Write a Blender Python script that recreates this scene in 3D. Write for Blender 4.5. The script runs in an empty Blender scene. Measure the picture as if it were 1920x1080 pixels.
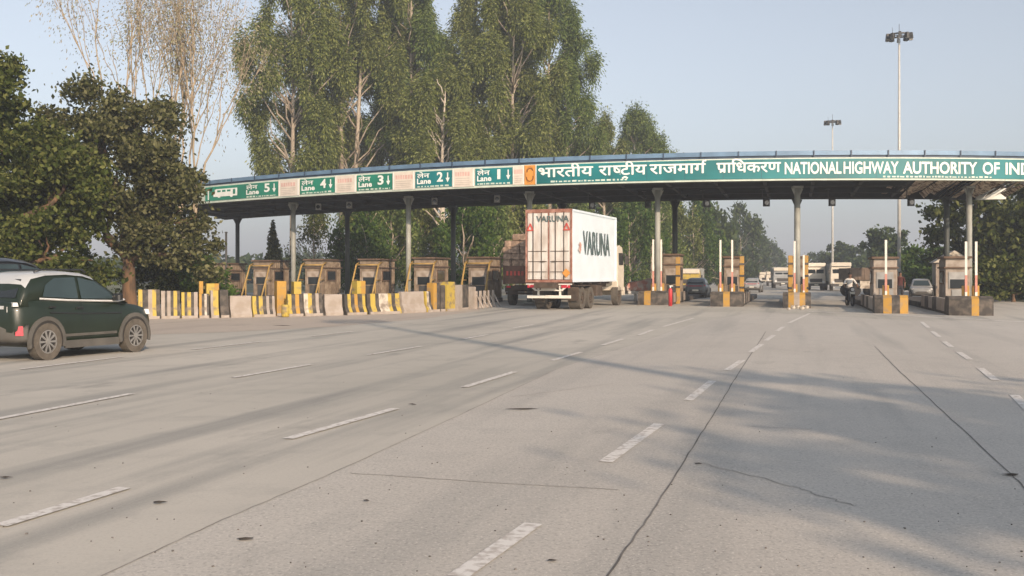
import bpy, bmesh, math, random
import numpy as np
from mathutils import Vector, Matrix
random.seed(7); rng = np.random.default_rng(7)
SC = bpy.context.scene; COL = SC.collection
R = math.radians
F, H, HZ, CX = 1900.0, 1.5, 517.0, 960.0          # focal length in px of a 1920 px picture, eye height, horizon row

def G(px, py):                                     # picture point on the ground -> world
    Y = F*H/(py-HZ); return ((px-CX)/F*Y, Y)
def PX(px, Y): return (px-CX)/F*Y
def PZ(py, Y): return H+(HZ-py)/F*Y
TH = R(15.6); D = (math.sin(TH), math.cos(TH)); N = (D[1], -D[0])      # road direction and its right hand
def along(p, a, b=0.0): return (p[0]+D[0]*a+N[0]*b, p[1]+D[1]*a+N[1]*b)

# ------------------------------------------------------------------ objects
def empty(name, label, cat, loc=(0, 0, 0), rot=0.0, group=None):
    o = bpy.data.objects.new(name, None); COL.objects.link(o)
    o.location = loc if len(loc) == 3 else (loc[0], loc[1], 0); o.rotation_euler = (0, 0, rot)
    o.empty_display_size = .2
    return tag(o, label, cat, group)
def tag(o, label=None, cat=None, group=None, kind=None):
    if label: o['label'] = label
    if cat: o['category'] = cat
    if group: o['group'] = group
    if kind: o['kind'] = kind
    return o
def dup(o, loc=None, rot=None, label=None, parent=None):
    c = o.copy(); COL.objects.link(c)
    if parent is not None:
        c.parent = parent
    if loc is not None: c.location = loc if len(loc) == 3 else (loc[0], loc[1], 0)
    if rot is not None: c.rotation_euler = (0, 0, rot)
    if label: c['label'] = label
    for ch in list(o.children): dup(ch, parent=c)
    return c

class MB:
    """collects shapes into one mesh; every shape takes a material slot index"""
    def __init__(s): s.v = []; s.f = []; s.m = []; s.sm = []
    def add(s, vs, fs, m=0, smooth=False):
        b = len(s.v); s.v += [tuple(v) for v in vs]
        for f in fs: s.f.append(tuple(i+b for i in f)); s.m.append(m); s.sm.append(smooth)
    def box(s, c, d, m=0, rz=0.0, taper=1.0, ch=0.0):
        x, y, z = d[0]/2, d[1]/2, d[2]/2; co, si = math.cos(rz), math.sin(rz)
        def T(p): return (c[0]+p[0]*co-p[1]*si, c[1]+p[0]*si+p[1]*co, c[2]+p[2])
        if ch <= 0:
            vs = [(-x, -y, -z), (x, -y, -z), (x, y, -z), (-x, y, -z)]+[(a*taper, b*taper, z) for a, b in ((-x, -y), (x, -y), (x, y), (-x, y))]
            s.add([T(p) for p in vs], [(3, 2, 1, 0), (4, 5, 6, 7), (0, 1, 5, 4), (1, 2, 6, 5), (2, 3, 7, 6), (3, 0, 4, 7)], m)
        else:
            o = [(-x+ch, -y), (x-ch, -y), (x, -y+ch), (x, y-ch), (x-ch, y), (-x+ch, y), (-x, y-ch), (-x, -y+ch)]
            k = 1-ch/max(x, y)
            vs = [(a, b, -z) for a, b in o]+[(a, b, z-ch) for a, b in o]+[(a*k, b*k, z) for a, b in o]
            fs = [tuple(range(7, -1, -1)), tuple(range(16, 24))]
            for i in range(8):
                j = (i+1) % 8; fs += [(i, j, 8+j, 8+i), (8+i, 8+j, 16+j, 16+i)]
            s.add([T(p) for p in vs], fs, m)
    def tube(s, pts, rad, m=0, n=8, cap=True):
        pts = [Vector(p) for p in pts]; rad = rad if hasattr(rad, '__len__') else [rad]*len(pts)
        vs = []; k = len(pts); up = None
        for i, p in enumerate(pts):
            t = (pts[min(i+1, k-1)]-pts[max(i-1, 0)]).normalized()
            if up is None: up = Vector((0, 0, 1)) if abs(t.z) < .9 else Vector((1, 0, 0))
            a = t.cross(up)
            if a.length < 1e-4: a = t.cross(Vector((0, 1, 0)))
            a.normalize(); b = t.cross(a).normalized()
            for j in range(n):
                q = 2*math.pi*j/n; vs.append(p+(a*math.cos(q)+b*math.sin(q))*rad[i])
        fs = []
        for i in range(k-1):
            for j in range(n):
                fs.append((i*n+j, (i+1)*n+j, (i+1)*n+(j+1) % n, i*n+(j+1) % n))
        if cap: fs += [tuple(range(n)), tuple(reversed(range((k-1)*n, k*n)))]
        s.add(vs, fs, m, True)
    def disc(s, c, axis, r, th, m=0, n=20, r0=0.0):
        """disc or ring along axis 'y' or 'x' or 'z'"""
        vs = []
        for k in (-th/2, th/2):
            for rr in ((r,) if r0 == 0 else (r0, r)):
                for j in range(n):
                    q = 2*math.pi*j/n; a, b = rr*math.cos(q), rr*math.sin(q)
                    vs.append({'y': (c[0]+a, c[1]+k, c[2]+b), 'x': (c[0]+k, c[1]+a, c[2]+b), 'z': (c[0]+a, c[1]+b, c[2]+k)}[axis])
        if r0 == 0:
            fs = [tuple(range(n)), tuple(range(n, 2*n))]+[(j, (j+1) % n, n+(j+1) % n, n+j) for j in range(n)]
        else:
            fs = []
            for j in range(n):
                q = (j+1) % n
                fs += [(j, q, n+q, n+j), (2*n+j, 3*n+j, 3*n+q, 2*n+q), (n+j, n+q, 3*n+q, 3*n+j), (j, 2*n+j, 2*n+q, q)]
        s.add(vs, fs, m, False)
    def prism(s, pts, th, T, m=0, ms=None):
        """outline pts (a,b) extruded from -th/2 to th/2; T(a,b,c)->xyz"""
        n = len(pts); vs = [T(a, b, -th/2) for a, b in pts]+[T(a, b, th/2) for a, b in pts]
        s.add(vs, [tuple(range(n)), tuple(range(2*n-1, n-1, -1))], m)
        s.add(vs, [(j, n+j, n+(j+1) % n, (j+1) % n) for j in range(n)], m if ms is None else ms)
    def loft(s, rings, m=0, smooth=True, closed=False, cap=True):
        n = len(rings[0]); vs = [p for r in rings for p in r]; fs = []
        for i in range(len(rings)-1):
            for j in range(n if closed else n-1):
                q = (j+1) % n; fs.append((i*n+j, i*n+q, (i+1)*n+q, (i+1)*n+j))
        if cap: fs += [tuple(range(n)), tuple(range(len(vs)-n, len(vs)))]
        s.add(vs, fs, m, smooth)
    def build(s, name, mats, parent=None, loc=None, bevel=0.0, normals=True):
        me = bpy.data.meshes.new(name); me.from_pydata(s.v, [], s.f)
        for mm in (mats if isinstance(mats, (list, tuple)) else [mats]): me.materials.append(mm)
        me.polygons.foreach_set('material_index', s.m); me.polygons.foreach_set('use_smooth', s.sm)
        if normals:
            b = bmesh.new(); b.from_mesh(me); bmesh.ops.recalc_face_normals(b, faces=b.faces); b.to_mesh(me); b.free()
        me.update()
        o = bpy.data.objects.new(name, me); COL.objects.link(o)
        if parent is not None: o.parent = parent
        if loc is not None: o.location = loc
        if bevel:
            md = o.modifiers.new('bevel', 'BEVEL'); md.width = bevel; md.segments = 2; md.limit_method = 'ANGLE'; md.angle_limit = R(40)
        return o
def one(name, mat, parent, fn, **k):
    b = MB(); fn(b); return b.build(name, mat, parent, **k)

# ------------------------------------------------------------------ materials
def mat(name, col, rough=.7, var=.15, scale=3.0, metal=0.0, bump=0.0, col2=None, mix=(.45, .65), coat=0.0, detail=5.0, stretch=(1, 1, 1), alpha=None):
    m = bpy.data.materials.new(name); m.use_nodes = True; nt = m.node_tree; P = nt.nodes['Principled BSDF']
    P.inputs['Roughness'].default_value = rough; P.inputs['Metallic'].default_value = metal
    if coat: P.inputs['Coat Weight'].default_value = coat; P.inputs['Coat Roughness'].default_value = .06
    tc = nt.nodes.new('ShaderNodeTexCoord'); mp = nt.nodes.new('ShaderNodeMapping'); mp.inputs['Scale'].default_value = stretch
    nt.links.new(tc.outputs['Object'], mp.inputs['Vector'])
    no = nt.nodes.new('ShaderNodeTexNoise'); no.inputs['Scale'].default_value = scale; no.inputs['Detail'].default_value = detail
    nt.links.new(mp.outputs['Vector'], no.inputs['Vector'])
    cr = nt.nodes.new('ShaderNodeValToRGB')
    c = Vector(col); d = Vector(col2) if col2 else c*(1-var)
    e = c if col2 else c*(1+var)
    cr.color_ramp.elements[0].position = mix[0] if col2 else .3; cr.color_ramp.elements[1].position = mix[1] if col2 else .7
    cr.color_ramp.elements[0].color = (*d, 1); cr.color_ramp.elements[1].color = (*e, 1)
    nt.links.new(no.outputs['Fac'], cr.inputs['Fac']); nt.links.new(cr.outputs['Color'], P.inputs['Base Color'])
    if bump:
        b = nt.nodes.new('ShaderNodeBump'); b.inputs['Strength'].default_value = bump; b.inputs['Distance'].default_value = .02
        nt.links.new(no.outputs['Fac'], b.inputs['Height']); nt.links.new(b.outputs['Normal'], P.inputs['Normal'])
    return m

def leafmat(name, c1, c2, c3, trans=.25):
    m = bpy.data.materials.new(name); m.use_nodes = True; nt = m.node_tree
    for n in list(nt.nodes): nt.nodes.remove(n)
    out = nt.nodes.new('ShaderNodeOutputMaterial'); g = nt.nodes.new('ShaderNodeNewGeometry'); cr = nt.nodes.new('ShaderNodeValToRGB')
    cr.color_ramp.elements[0].color = (*c1, 1); cr.color_ramp.elements[1].color = (*c3, 1)
    e = cr.color_ramp.elements.new(.5); e.color = (*c2, 1)
    nt.links.new(g.outputs['Random Per Island'], cr.inputs['Fac'])
    d = nt.nodes.new('ShaderNodeBsdfDiffuse'); t = nt.nodes.new('ShaderNodeBsdfTranslucent'); mx = nt.nodes.new('ShaderNodeMixShader')
    mx.inputs[0].default_value = trans
    nt.links.new(cr.outputs['Color'], d.inputs['Color']); nt.links.new(cr.outputs['Color'], t.inputs['Color'])
    nt.links.new(d.outputs[0], mx.inputs[1]); nt.links.new(t.outputs[0], mx.inputs[2]); nt.links.new(mx.outputs[0], out.inputs['Surface'])
    return m

def roadmat(name, base, dusty, dark, pebble, streak):
    m = bpy.data.materials.new(name); m.use_nodes = True; nt = m.node_tree; P = nt.nodes['Principled BSDF']; P.inputs['Roughness'].default_value = .85
    L = nt.links.new
    tc = nt.nodes.new('ShaderNodeTexCoord')
    def noise(scale, detail, st=(1, 1, 1), rz=0.0, rough=.55):
        mp = nt.nodes.new('ShaderNodeMapping'); mp.vector_type = 'TEXTURE'; mp.inputs['Rotation'].default_value = (0, 0, rz); mp.inputs['Scale'].default_value = st
        L(tc.outputs['Object'], mp.inputs['Vector'])
        n = nt.nodes.new('ShaderNodeTexNoise'); n.inputs['Scale'].default_value = scale; n.inputs['Detail'].default_value = detail; n.inputs['Roughness'].default_value = rough
        L(mp.outputs['Vector'], n.inputs['Vector']); return n.outputs['Fac']
    def ramp(f, a, b):
        r = nt.nodes.new('ShaderNodeMapRange'); r.inputs['From Min'].default_value = a; r.inputs['From Max'].default_value = b; L(f, r.inputs['Value']); return r.outputs['Result']
    def mixc(fac, a, b, k=1.0, mode='MIX'):
        x = nt.nodes.new('ShaderNodeMix'); x.data_type = 'RGBA'; x.blend_type = mode
        if k != 1.0:
            mm = nt.nodes.new('ShaderNodeMath'); mm.operation = 'MULTIPLY'; mm.inputs[1].default_value = k; L(fac, mm.inputs[0]); fac = mm.outputs[0]
        L(fac, x.inputs[0])
        for i, q in ((6, a), (7, b)):
            if isinstance(q, tuple): x.inputs[i].default_value = (*q, 1)
            else: L(q, x.inputs[i])
        return x.outputs[2]
    c = mixc(ramp(noise(.22, 4, (1, 2.2, 1), -TH), .38, .64), base, dusty)
    c = mixc(ramp(noise(.5, 6, (.45, 9, 1), -TH), .5, .72), c, dark, streak)                 # tyre wear along the lanes
    c = mixc(ramp(noise(.35, 6, (3.5, .5, 1), R(12)), .55, .75), c, dark, .35*streak)         # dust swept across
    c = mixc(ramp(noise(1.6, 8, rough=.7), .52, .70), c, dark, .30)
    c = mixc(ramp(noise(.9, 5, (1, 2.4, 1), -TH, .6), .63, .74), c, tuple(x*.62 for x in dark), .45)    # oil drips
    c = mixc(ramp(noise(38, 3, rough=.7), .50, .72), c, tuple(x*.45 for x in dark), pebble)     # aggregate
    c = mixc(ramp(noise(55, 2), .58, .70), c, tuple(min(1, x*1.45) for x in dusty), pebble)
    L(c, P.inputs['Base Color'])
    b = nt.nodes.new('ShaderNodeBump'); b.inputs['Strength'].default_value = .35; b.inputs['Distance'].default_value = .012
    L(noise(30, 5, rough=.7), b.inputs['Height']); L(b.outputs['Normal'], P.inputs['Normal'])
    return m

M = {}
M['road'] = roadmat('worn_road', (.43, .41, .36), (.53, .50, .44), (.24, .24, .226), .16, .95)
M['conc'] = roadmat('pebbly_concrete', (.475, .445, .398), (.53, .50, .45), (.30, .295, .275), .5, .6)
M['soil'] = mat('dry_soil', (.20, .17, .11), .95, col2=(.10, .12, .045), scale=.25, bump=.3)
M['dust'] = roadmat('dusty_shoulder', (.45, .39, .33), (.51, .445, .375), (.26, .22, .19), .35, .3)
M['mark'] = mat('worn_white_paint', (.70, .68, .64), .8, col2=(.46, .42, .38), scale=16, mix=(.36, .54))
M['joint'] = mat('joint_sealant', (.16, .15, .138), .9, var=.4)
M['jointpale'] = mat('faint_crack', (.32, .30, .27), .9, var=.25)
M['green'] = mat('sign_green', (.005, .160, .172), .5, var=.28, scale=.45)
M['green5'] = mat('sign_green_bright', (.010, .20, .13), .5, var=.25, scale=.5)
M['white'] = mat('sign_white', (.78, .80, .76), .55, var=.05)
M['cream'] = mat('panel_cream', (.66, .60, .52), .6, var=.08)
M['pink'] = mat('faded_red_print', (.62, .40, .35), .6, var=.15)
M['palered'] = mat('faded_pale_print', (.52, .46, .40), .6, var=.15)
M['orange'] = mat('emblem_orange', (.62, .27, .05), .55, var=.12)
M['orange_d'] = mat('emblem_brown', (.20, .07, .012), .6)
M['blue'] = mat('roof_sheet_blue', (.13, .22, .33), .42, var=.2, scale=1.2, metal=.15)
M['blue_d'] = mat('roof_gutter_navy', (.035, .06, .10), .5, var=.2)
M['trim'] = mat('fascia_trim', (.55, .62, .54), .5, var=.12)
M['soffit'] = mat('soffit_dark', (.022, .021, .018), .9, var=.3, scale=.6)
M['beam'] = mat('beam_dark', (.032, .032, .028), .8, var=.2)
M['col'] = mat('column_grey', (.30, .31, .28), .6, var=.18, scale=1.5)
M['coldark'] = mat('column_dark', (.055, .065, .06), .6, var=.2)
M['torn'] = mat('torn_sheet', (.72, .60, .47), .85, col2=(.16, .10, .065), scale=2.6, mix=(.44, .54), detail=8)
M['lampbox'] = mat('signal_black', (.015, .015, .015), .5)
M['lampgrey'] = mat('lamp_grey', (.28, .28, .26), .5)
M['glass_dark'] = mat('dark_glass', (.02, .025, .028), .08, var=.2, scale=1)
M['rubber'] = mat('rubber', (.028, .026, .024), .85, var=.3)
M['dustrubber'] = mat('dusty_rubber', (.10, .087, .07), .9, var=.25, scale=8)
M['steel'] = mat('steel', (.36, .35, .33), .4, var=.2, metal=.6)
M['yellow'] = mat('yellow_paint', (.46, .34, .06), .7, col2=(.22, .175, .11), scale=4, mix=(.36, .5))
M['ochre'] = mat('ochre_paint', (.44, .25, .045), .75, col2=(.32, .22, .11), scale=4, mix=(.33, .5))
M['blackp'] = mat('black_paint', (.05, .045, .04), .8, col2=(.13, .11, .09), scale=4, mix=(.34, .55))
M['beige'] = mat('bare_concrete', (.37, .325, .285), .9, col2=(.31, .265, .22), scale=3, mix=(.4, .6), bump=.2)
M['oldwhite'] = mat('old_white_paint', (.54, .49, .41), .8, col2=(.24, .20, .155), scale=4, mix=(.38, .56))
M['booth'] = mat('booth_sheet', (.30, .24, .175), .7, col2=(.18, .135, .095), scale=2.5, mix=(.4, .6))
M['boothpale'] = mat('booth_pale', (.38, .33, .28), .75, col2=(.25, .20, .155), scale=3, mix=(.36, .6))
M['boothroof'] = mat('booth_roof', (.13, .085, .055), .8, var=.3)
M['pipe'] = mat('guard_pipe', (.38, .25, .075), .6, var=.2)
M['boom_w'] = mat('boom_white', (.72, .69, .62), .6, var=.06)
M['boom_r'] = mat('boom_red', (.52, .24, .19), .6, var=.15)
M['red'] = mat('red_paint', (.52, .035, .04), .5, var=.15)
M['bark'] = mat('bark_brown', (.17, .10, .055), .95, col2=(.08, .055, .035), scale=6, mix=(.4, .6), bump=.5, stretch=(1, 1, .25))
M['barkpale'] = mat('bark_pale', (.40, .345, .27), .85, col2=(.22, .18, .135), scale=2.5, mix=(.38, .6), stretch=(1, 1, .3))
M['barkwhite'] = mat('bark_white', (.52, .46, .38), .85, col2=(.28, .235, .18), scale=2.5, mix=(.33, .48), stretch=(1, 1, .3))
M['barkdry'] = mat('bark_dry', (.42, .33, .23), .9, col2=(.30, .24, .16), scale=3, stretch=(1, 1, .3))
M['leaf_dk'] = leafmat('leaf_dark', (.024, .034, .010), (.070, .092, .024), (.17, .18, .062))
M['leaf_dk2'] = leafmat('leaf_olive', (.028, .034, .012), (.088, .095, .036), (.21, .205, .105))
M['leaf_eu'] = leafmat('leaf_eucalyptus', (.060, .084, .020), (.165, .200, .052), (.32, .34, .13), .36)
M['leaf_eu2'] = leafmat('leaf_eucalyptus_green', (.048, .082, .020), (.130, .188, .050), (.25, .30, .105), .36)
M['leaf_dry'] = leafmat('leaf_dry', (.26, .23, .13), (.46, .39, .29), (.34, .36, .18), .4)
M['leaf_bush'] = leafmat('leaf_bush', (.03, .065, .014), (.065, .12, .026), (.12, .17, .045))
M['leaf_far'] = leafmat('leaf_far', (.03, .05, .02), (.06, .09, .035), (.10, .13, .05))
M['mast'] = mat('galvanised', (.50, .50, .47), .5, var=.1)
M['darkmet'] = mat('dark_metal', (.05, .05, .048), .6, var=.2)

# ------------------------------------------------------------------ world, sun, camera
EL = R(21); SUN = Vector((.39*math.cos(EL)/math.hypot(.39, .92), -.92*math.cos(EL)/math.hypot(.39, .92), math.sin(EL)))
w = bpy.data.worlds.new('World'); SC.world = w; w.use_nodes = True; nt = w.node_tree
sk = nt.nodes.new('ShaderNodeTexSky'); sk.sky_type = 'NISHITA'; sk.sun_disc = False; sk.sun_elevation = EL
sk.sun_rotation = math.atan2(SUN.x, SUN.y); sk.air_density = 1.0; sk.dust_density = 2.6; sk.ozone_density = 2.6; sk.altitude = 100
bg = nt.nodes['Background']; hs = nt.nodes.new('ShaderNodeHueSaturation'); hs.inputs['Saturation'].default_value = .46; nt.links.new(sk.outputs[0], hs.inputs['Color']); nt.links.new(hs.outputs[0], bg.inputs[0]); bg.inputs[1].default_value = .108
sl = bpy.data.lights.new('sun', 'SUN'); sl.energy = 3.0; sl.angle = R(.6); sl.color = (1, .76, .55)
so = bpy.data.objects.new('sun', sl); COL.objects.link(so); so.rotation_euler = (-SUN).to_track_quat('-Z', 'Y').to_euler(); so.location = (30, -60, 40)
cd = bpy.data.cameras.new('camera'); cam = bpy.data.objects.new('camera', cd); COL.objects.link(cam); SC.camera = cam
cam.location = (0, 0, H); cam.rotation_euler = (R(90), 0, 0); cd.sensor_width = 36; cd.lens = 36*F/1920; cd.shift_y = -(540-HZ)/1920; cd.clip_end = 5000; cd.clip_start = .1
SC.view_settings.view_transform = 'Standard'; SC.view_settings.look = 'None'; SC.view_settings.exposure = 0.71; SC.view_settings.gamma = 1

# ------------------------------------------------------------------ ground, road and markings
def sheet(name, pts, z, m, kind='structure'):
    b = MB(); b.add([(x, y, z) for x, y in pts], [tuple(range(len(pts)))], 0)
    return tag(b.build(name, m), kind=kind)
sheet('ground', [(-900, -150), (900, -150), (900, 1300), (-900, 1300)], -.02, M['soil'])
LB = [G(262, 602), G(400, 599), G(640, 594), G(840, 587), G(905, 581)]           # foot of the barrier row
road_poly = [(-14, -60), (-22, 6), (-19, 22), (-14.5, 33)]+[(x-.3, y+.8) for x, y in LB]
near_l = along((0, 60), 0, -14); 
pave = [(-40, -80), (34, -80), (30, 20), (27, 40), along((16.3, 66), 0, 14), along((16.3, 66), 560, 12), along((16.3, 66), 560, -14), along((16.3, 66), 30, -34), along((16.3, 66), 0, -52), (-24, 40), (-30, 10)]
sheet('road', pave, 0, M['road'])
# sandy verge in front of the barriers
sheet('dusty_verge', [(-22, 24)]+[G(262, 628), G(420, 623), G(620, 613), G(800, 597), G(900, 582)]+[G(900, 574), (-4, 52), (-16, 46), (-26, 36)], .004, M['dust'])
# pebbly concrete panel on the right
BL = [G(190, 1082), G(400, 984), G(620, 890), G(860, 780), G(1050, 690), G(1200, 642), G(1300, 606)]
p0 = BL[0]; ext = (p0[0]-(BL[1][0]-p0[0])*6, p0[1]-(BL[1][1]-p0[1])*6)
sheet('concrete_lanes', [ext]+BL+[G(1420, 585), G(1700, 601), (21, 33), (26, 20), (28, -30), (6, -40)], .004, M['conc'])
def strips(name, lines, wd, z, m):
    b = MB()
    for ln in lines:
        for (x0, y0), (x1, y1) in zip(ln[:-1], ln[1:]):
            l = math.hypot(x1-x0, y1-y0); ux, uy = -(y1-y0)/l*wd/2, (x1-x0)/l*wd/2
            b.add([(x0+ux, y0+uy, z), (x0-ux, y0-uy, z), (x1-ux, y1-uy, z), (x1+ux, y1+uy, z)], [(0, 1, 2, 3)])
    return tag(b.build(name, m), kind='structure')
def dash(p, q, wd=.13): return [G(*p), G(*q)]
dashes = [dash(a, b) for a, b in [((858, 1084), (1000, 984)), ((1135, 868), (1236, 796)), ((1290, 752), (1336, 715)), ((1363, 695), (1392, 676)), ((1407, 661), (1428, 646)),
          ((1436, 639), (1451, 629)), ((1457, 621), (1469, 613)), ((1479, 606), (1518, 588)),
          ((0, 988), (234, 916)), ((540, 824), (741, 767)), ((870, 727), (965, 698)), ((1034, 677), (1089, 661)), ((1129, 648), (1168, 636)), ((1197, 629), (1224, 619)), ((1243, 613), (1300, 597)),
          ((-60, 797), (247, 739)), ((437, 709), (583, 684)), ((690, 666), (790, 650)), ((870, 636), (914, 628)), ((960, 616), (1000, 609)),
          ((40, 693), (228, 670)), ((360, 656), (490, 641)), ((585, 631), (660, 622)),
          ((1902, 742), (1935, 775)), ((1838, 691), (1867, 714)), ((1798, 661), (1819, 675)), ((1770, 641), (1784, 651)), ((1748, 622), (1761, 632)), ((1728, 604), (1741, 615))]]
strips('lane_markings', dashes, .115, .010, M['mark'])
rg = random.Random(3)
def wob(pts, n=14, a=.006):
    out = []
    for (x0, y0), (x1, y1) in zip(pts[:-1], pts[1:]):
        for i in range(n):
            t = i/n; out.append((x0+(x1-x0)*t+rg.uniform(-a, a), y0+(y1-y0)*t))
    return out+[pts[-1]]
J1 = wob([G(1120, 1110), G(1230, 950), G(1330, 790), G(1385, 700), G(1436, 622)])
J2 = wob([G(1990, 985), G(1890, 885), G(1690, 700), G(1640, 650)])
strips('road_joints', [J1], .013, .007, M['joint']); strips('road_joints', [J2], .012, .0075, M['joint'])
strips('road_cracks', [wob(BL), wob([G(650, 888), G(900, 905), G(1160, 920)], 14, .03), wob([G(1310, 868), G(1480, 912), G(1600, 950)], 10, .04), wob([G(1400, 800), G(1520, 806)], 8, .02), wob([G(960, 745), G(1150, 720)], 8, .04)], .011, .0072, M['jointpale'])
strips('stop_line', [[G(1512, 584), G(1660, 591), G(1725, 594), G(1880, 602), G(1990, 606)]], .28, .009, M['mark'])
# loose litter on the road: grit as one mass, the larger bits one by one
b = MB(); rg = random.Random(5)
for i in range(150):
    px = rg.uniform(0, 1950); py = 700+380*rg.random()**.7
    x, y = G(px, py); r = rg.uniform(.003, .0085)
    b.box((x, y, .005+r*.4), (r*rg.uniform(.8, 1.8), r*rg.uniform(.8, 1.6), r*.8), 0, rg.uniform(0, 3))
tag(b.build('road_grit', M['joint']), label='dark grit and gravel specks scattered over the near concrete', cat='grit', kind='stuff')
M['leafdead'] = mat('dead_leaf', (.045, .038, .032), .9, var=.4)
for i, (px, py, l, wd, nm, lb) in enumerate([(975, 769, .62, .10, 'dead_twig', 'long dark twig lying in mid road left of the joint line'), (460, 1014, .16, .06, 'dead_leaf', 'dark curled leaf on the slab near the bottom left'),
        (688, 942, .07, .06, 'loose_stone', 'single round stone on the concrete near the bottom centre'), (1897, 893, .20, .10, 'cloth_scrap', 'dark crumpled scrap lying on the right joint line'),
        (298, 945, .13, .07, 'dead_leaf', 'small dead leaf on the grey road at lower left'), (773, 760, .16, .08, 'dead_leaf', 'dead leaf just beyond the end of a white lane dash'),
        (1310, 872, .09, .05, 'loose_stone', 'small dark stone in the tree shade right of the joint line'), (10, 898, .14, .07, 'dead_leaf', 'dark leaf on the road at the left picture edge'),
        (528, 611, .75, .16, 'cloth_scrap', 'flat dark rag on the sandy verge before the barriers'), (1035, 1055, .09, .05, 'dead_leaf', 'small brown leaf beside the nearest white dash')]):
    x, y = G(px, py); o = bpy.data.objects.new(nm, None)
    b = MB(); n = 9; pts = []
    for k in range(n):
        q = 2*math.pi*k/n; rr = rg.uniform(.5, 1.15); pts.append((math.cos(q)*l/2*rr*.8, math.sin(q)*wd/2*rr*.7, .011+rg.uniform(0, .10)*min(wd, .09)))
    b.add(pts+[(0, 0, .014+min(wd, .08)*.12), (0, 0, .011)], [(k, (k+1) % n, n) for k in range(n)]+[((k+1) % n, k, n+1) for k in range(n)], 0, True)
    bpy.data.objects.remove(o); o = b.build(nm, M['leafdead'], loc=(x, y, 0)); o.rotation_euler = (0, 0, rg.uniform(-.2, .3)); tag(o, lb, nm.split('_')[1])

# ------------------------------------------------------------------ toll canopy (a long bow in plan)
def CY(X): return 49.2+.0112*(X-18)**2
def cn(X):
    s = .0224*(X-18); l = math.hypot(1, s); return (s/l, -1/l)              # outward (towards traffic) normal
def cpx(px):                                                                # picture column -> X on the bow
    k = (px-CX)/F; X = k*52
    for _ in range(40): X = .5*X+.5*k*CY(X)
    return X
XL, XR = -27.0, 26.6; Z0, Z1 = 6.15, 7.25
XS = [XL+(XR-XL)*i/90 for i in range(91)]
canopy = empty('toll_canopy', 'long curved toll plaza canopy with blue roof edge on grey columns', 'canopy', (0, 0, 0))
def bow(name, mt, off0, z0, z1, th, xs=XS, parent=None, z2=None):
    """a strip following the bow: front face off0 metres before the bow, th deep"""
    r0 = []
    for X in xs:
        n = cn(X); Y = CY(X); a = (X+n[0]*off0, Y+n[1]*off0); c = (X+n[0]*(off0-th), Y+n[1]*(off0-th))
        r0.append([(a[0], a[1], z0), (a[0], a[1], z1), (c[0], c[1], z1), (c[0], c[1], z0)])
    b = MB(); b.loft(r0, 0, False, True); return b.build(name, mt, parent if parent else canopy)
DEP = 12.0
def back(X, a): return (X+D[0]*a, CY(X)+D[1]*a)
XT = 20.0          # soffit sheets are torn off to the right of this
b = MB()
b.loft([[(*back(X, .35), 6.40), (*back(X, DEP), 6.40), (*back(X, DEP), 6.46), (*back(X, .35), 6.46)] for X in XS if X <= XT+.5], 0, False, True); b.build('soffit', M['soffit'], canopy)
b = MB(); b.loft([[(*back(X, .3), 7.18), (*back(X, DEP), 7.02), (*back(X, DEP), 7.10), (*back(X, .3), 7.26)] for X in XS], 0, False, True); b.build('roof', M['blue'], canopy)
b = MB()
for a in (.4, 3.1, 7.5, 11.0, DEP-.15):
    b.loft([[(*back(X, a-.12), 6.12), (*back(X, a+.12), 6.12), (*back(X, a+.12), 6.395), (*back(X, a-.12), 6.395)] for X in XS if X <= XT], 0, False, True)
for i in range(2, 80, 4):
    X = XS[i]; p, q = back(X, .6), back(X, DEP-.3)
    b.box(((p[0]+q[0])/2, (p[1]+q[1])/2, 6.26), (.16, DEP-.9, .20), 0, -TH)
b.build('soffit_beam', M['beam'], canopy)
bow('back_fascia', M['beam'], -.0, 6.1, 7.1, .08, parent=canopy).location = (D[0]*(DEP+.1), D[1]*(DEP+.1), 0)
bow('fascia_frame', M['trim'], .0, Z0, Z1, .30)
bow('gutter', M['blue_d'], -.06, Z1+.001, Z1+.12, .3)
bow('roof_edge', M['blue'], .02, Z1+.121, Z1+.34, .42)
for i in range(1, 90, 3):
    X = XS[i]; n = cn(X); one('roof_edge_rib', M['blue_d'], canopy, lambda b: b.box((X+n[0]*.05, CY(X)+n[1]*.05, Z1+.2), (.05, .05, .30), 0, math.atan2(n[1], n[0])))
# torn end: bare purlins, hanging sheet and white end box
b = MB()
rr = random.Random(11)
for i in range(26):
    t = i/25; X = XT-1.2+t*(XR-XT+.7)
    a0 = .6+rr.uniform(0, 1); a1 = DEP-rr.uniform(.2, 2.5)
    p, q = back(X, a0), back(X, a1)
    b.add([(p[0], p[1], 6.42+rr.uniform(-.1, .15)), (p[0]+.26, p[1], 6.47), (q[0]+.30, q[1], 6.3+rr.uniform(-.25, .25)), (q[0], q[1], 6.32+rr.uniform(-.25, .2))], [(0, 1, 2, 3)])
b.build('torn_soffit', M['torn'], canopy)
b = MB()
for a in (3.1, 6.2, 9.0, 11.5):
    b.tube([(*back(X, a), 6.62) for X in np.linspace(XT, XR, 6)], .07, 0, 6)
for X in np.linspace(XT, XR-.2, 9): b.tube([(*back(X, .5), 6.75), (*back(X, DEP-.4), 6.75)], .05, 0, 6)
b.build('purlin', M['beam'], canopy)
p = back(XR-.9, DEP-.5); one('end_box', M['white'], canopy, lambda b: b.box((p[0], p[1], 6.45), (1.6, .5, .75), 0, -TH))
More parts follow.
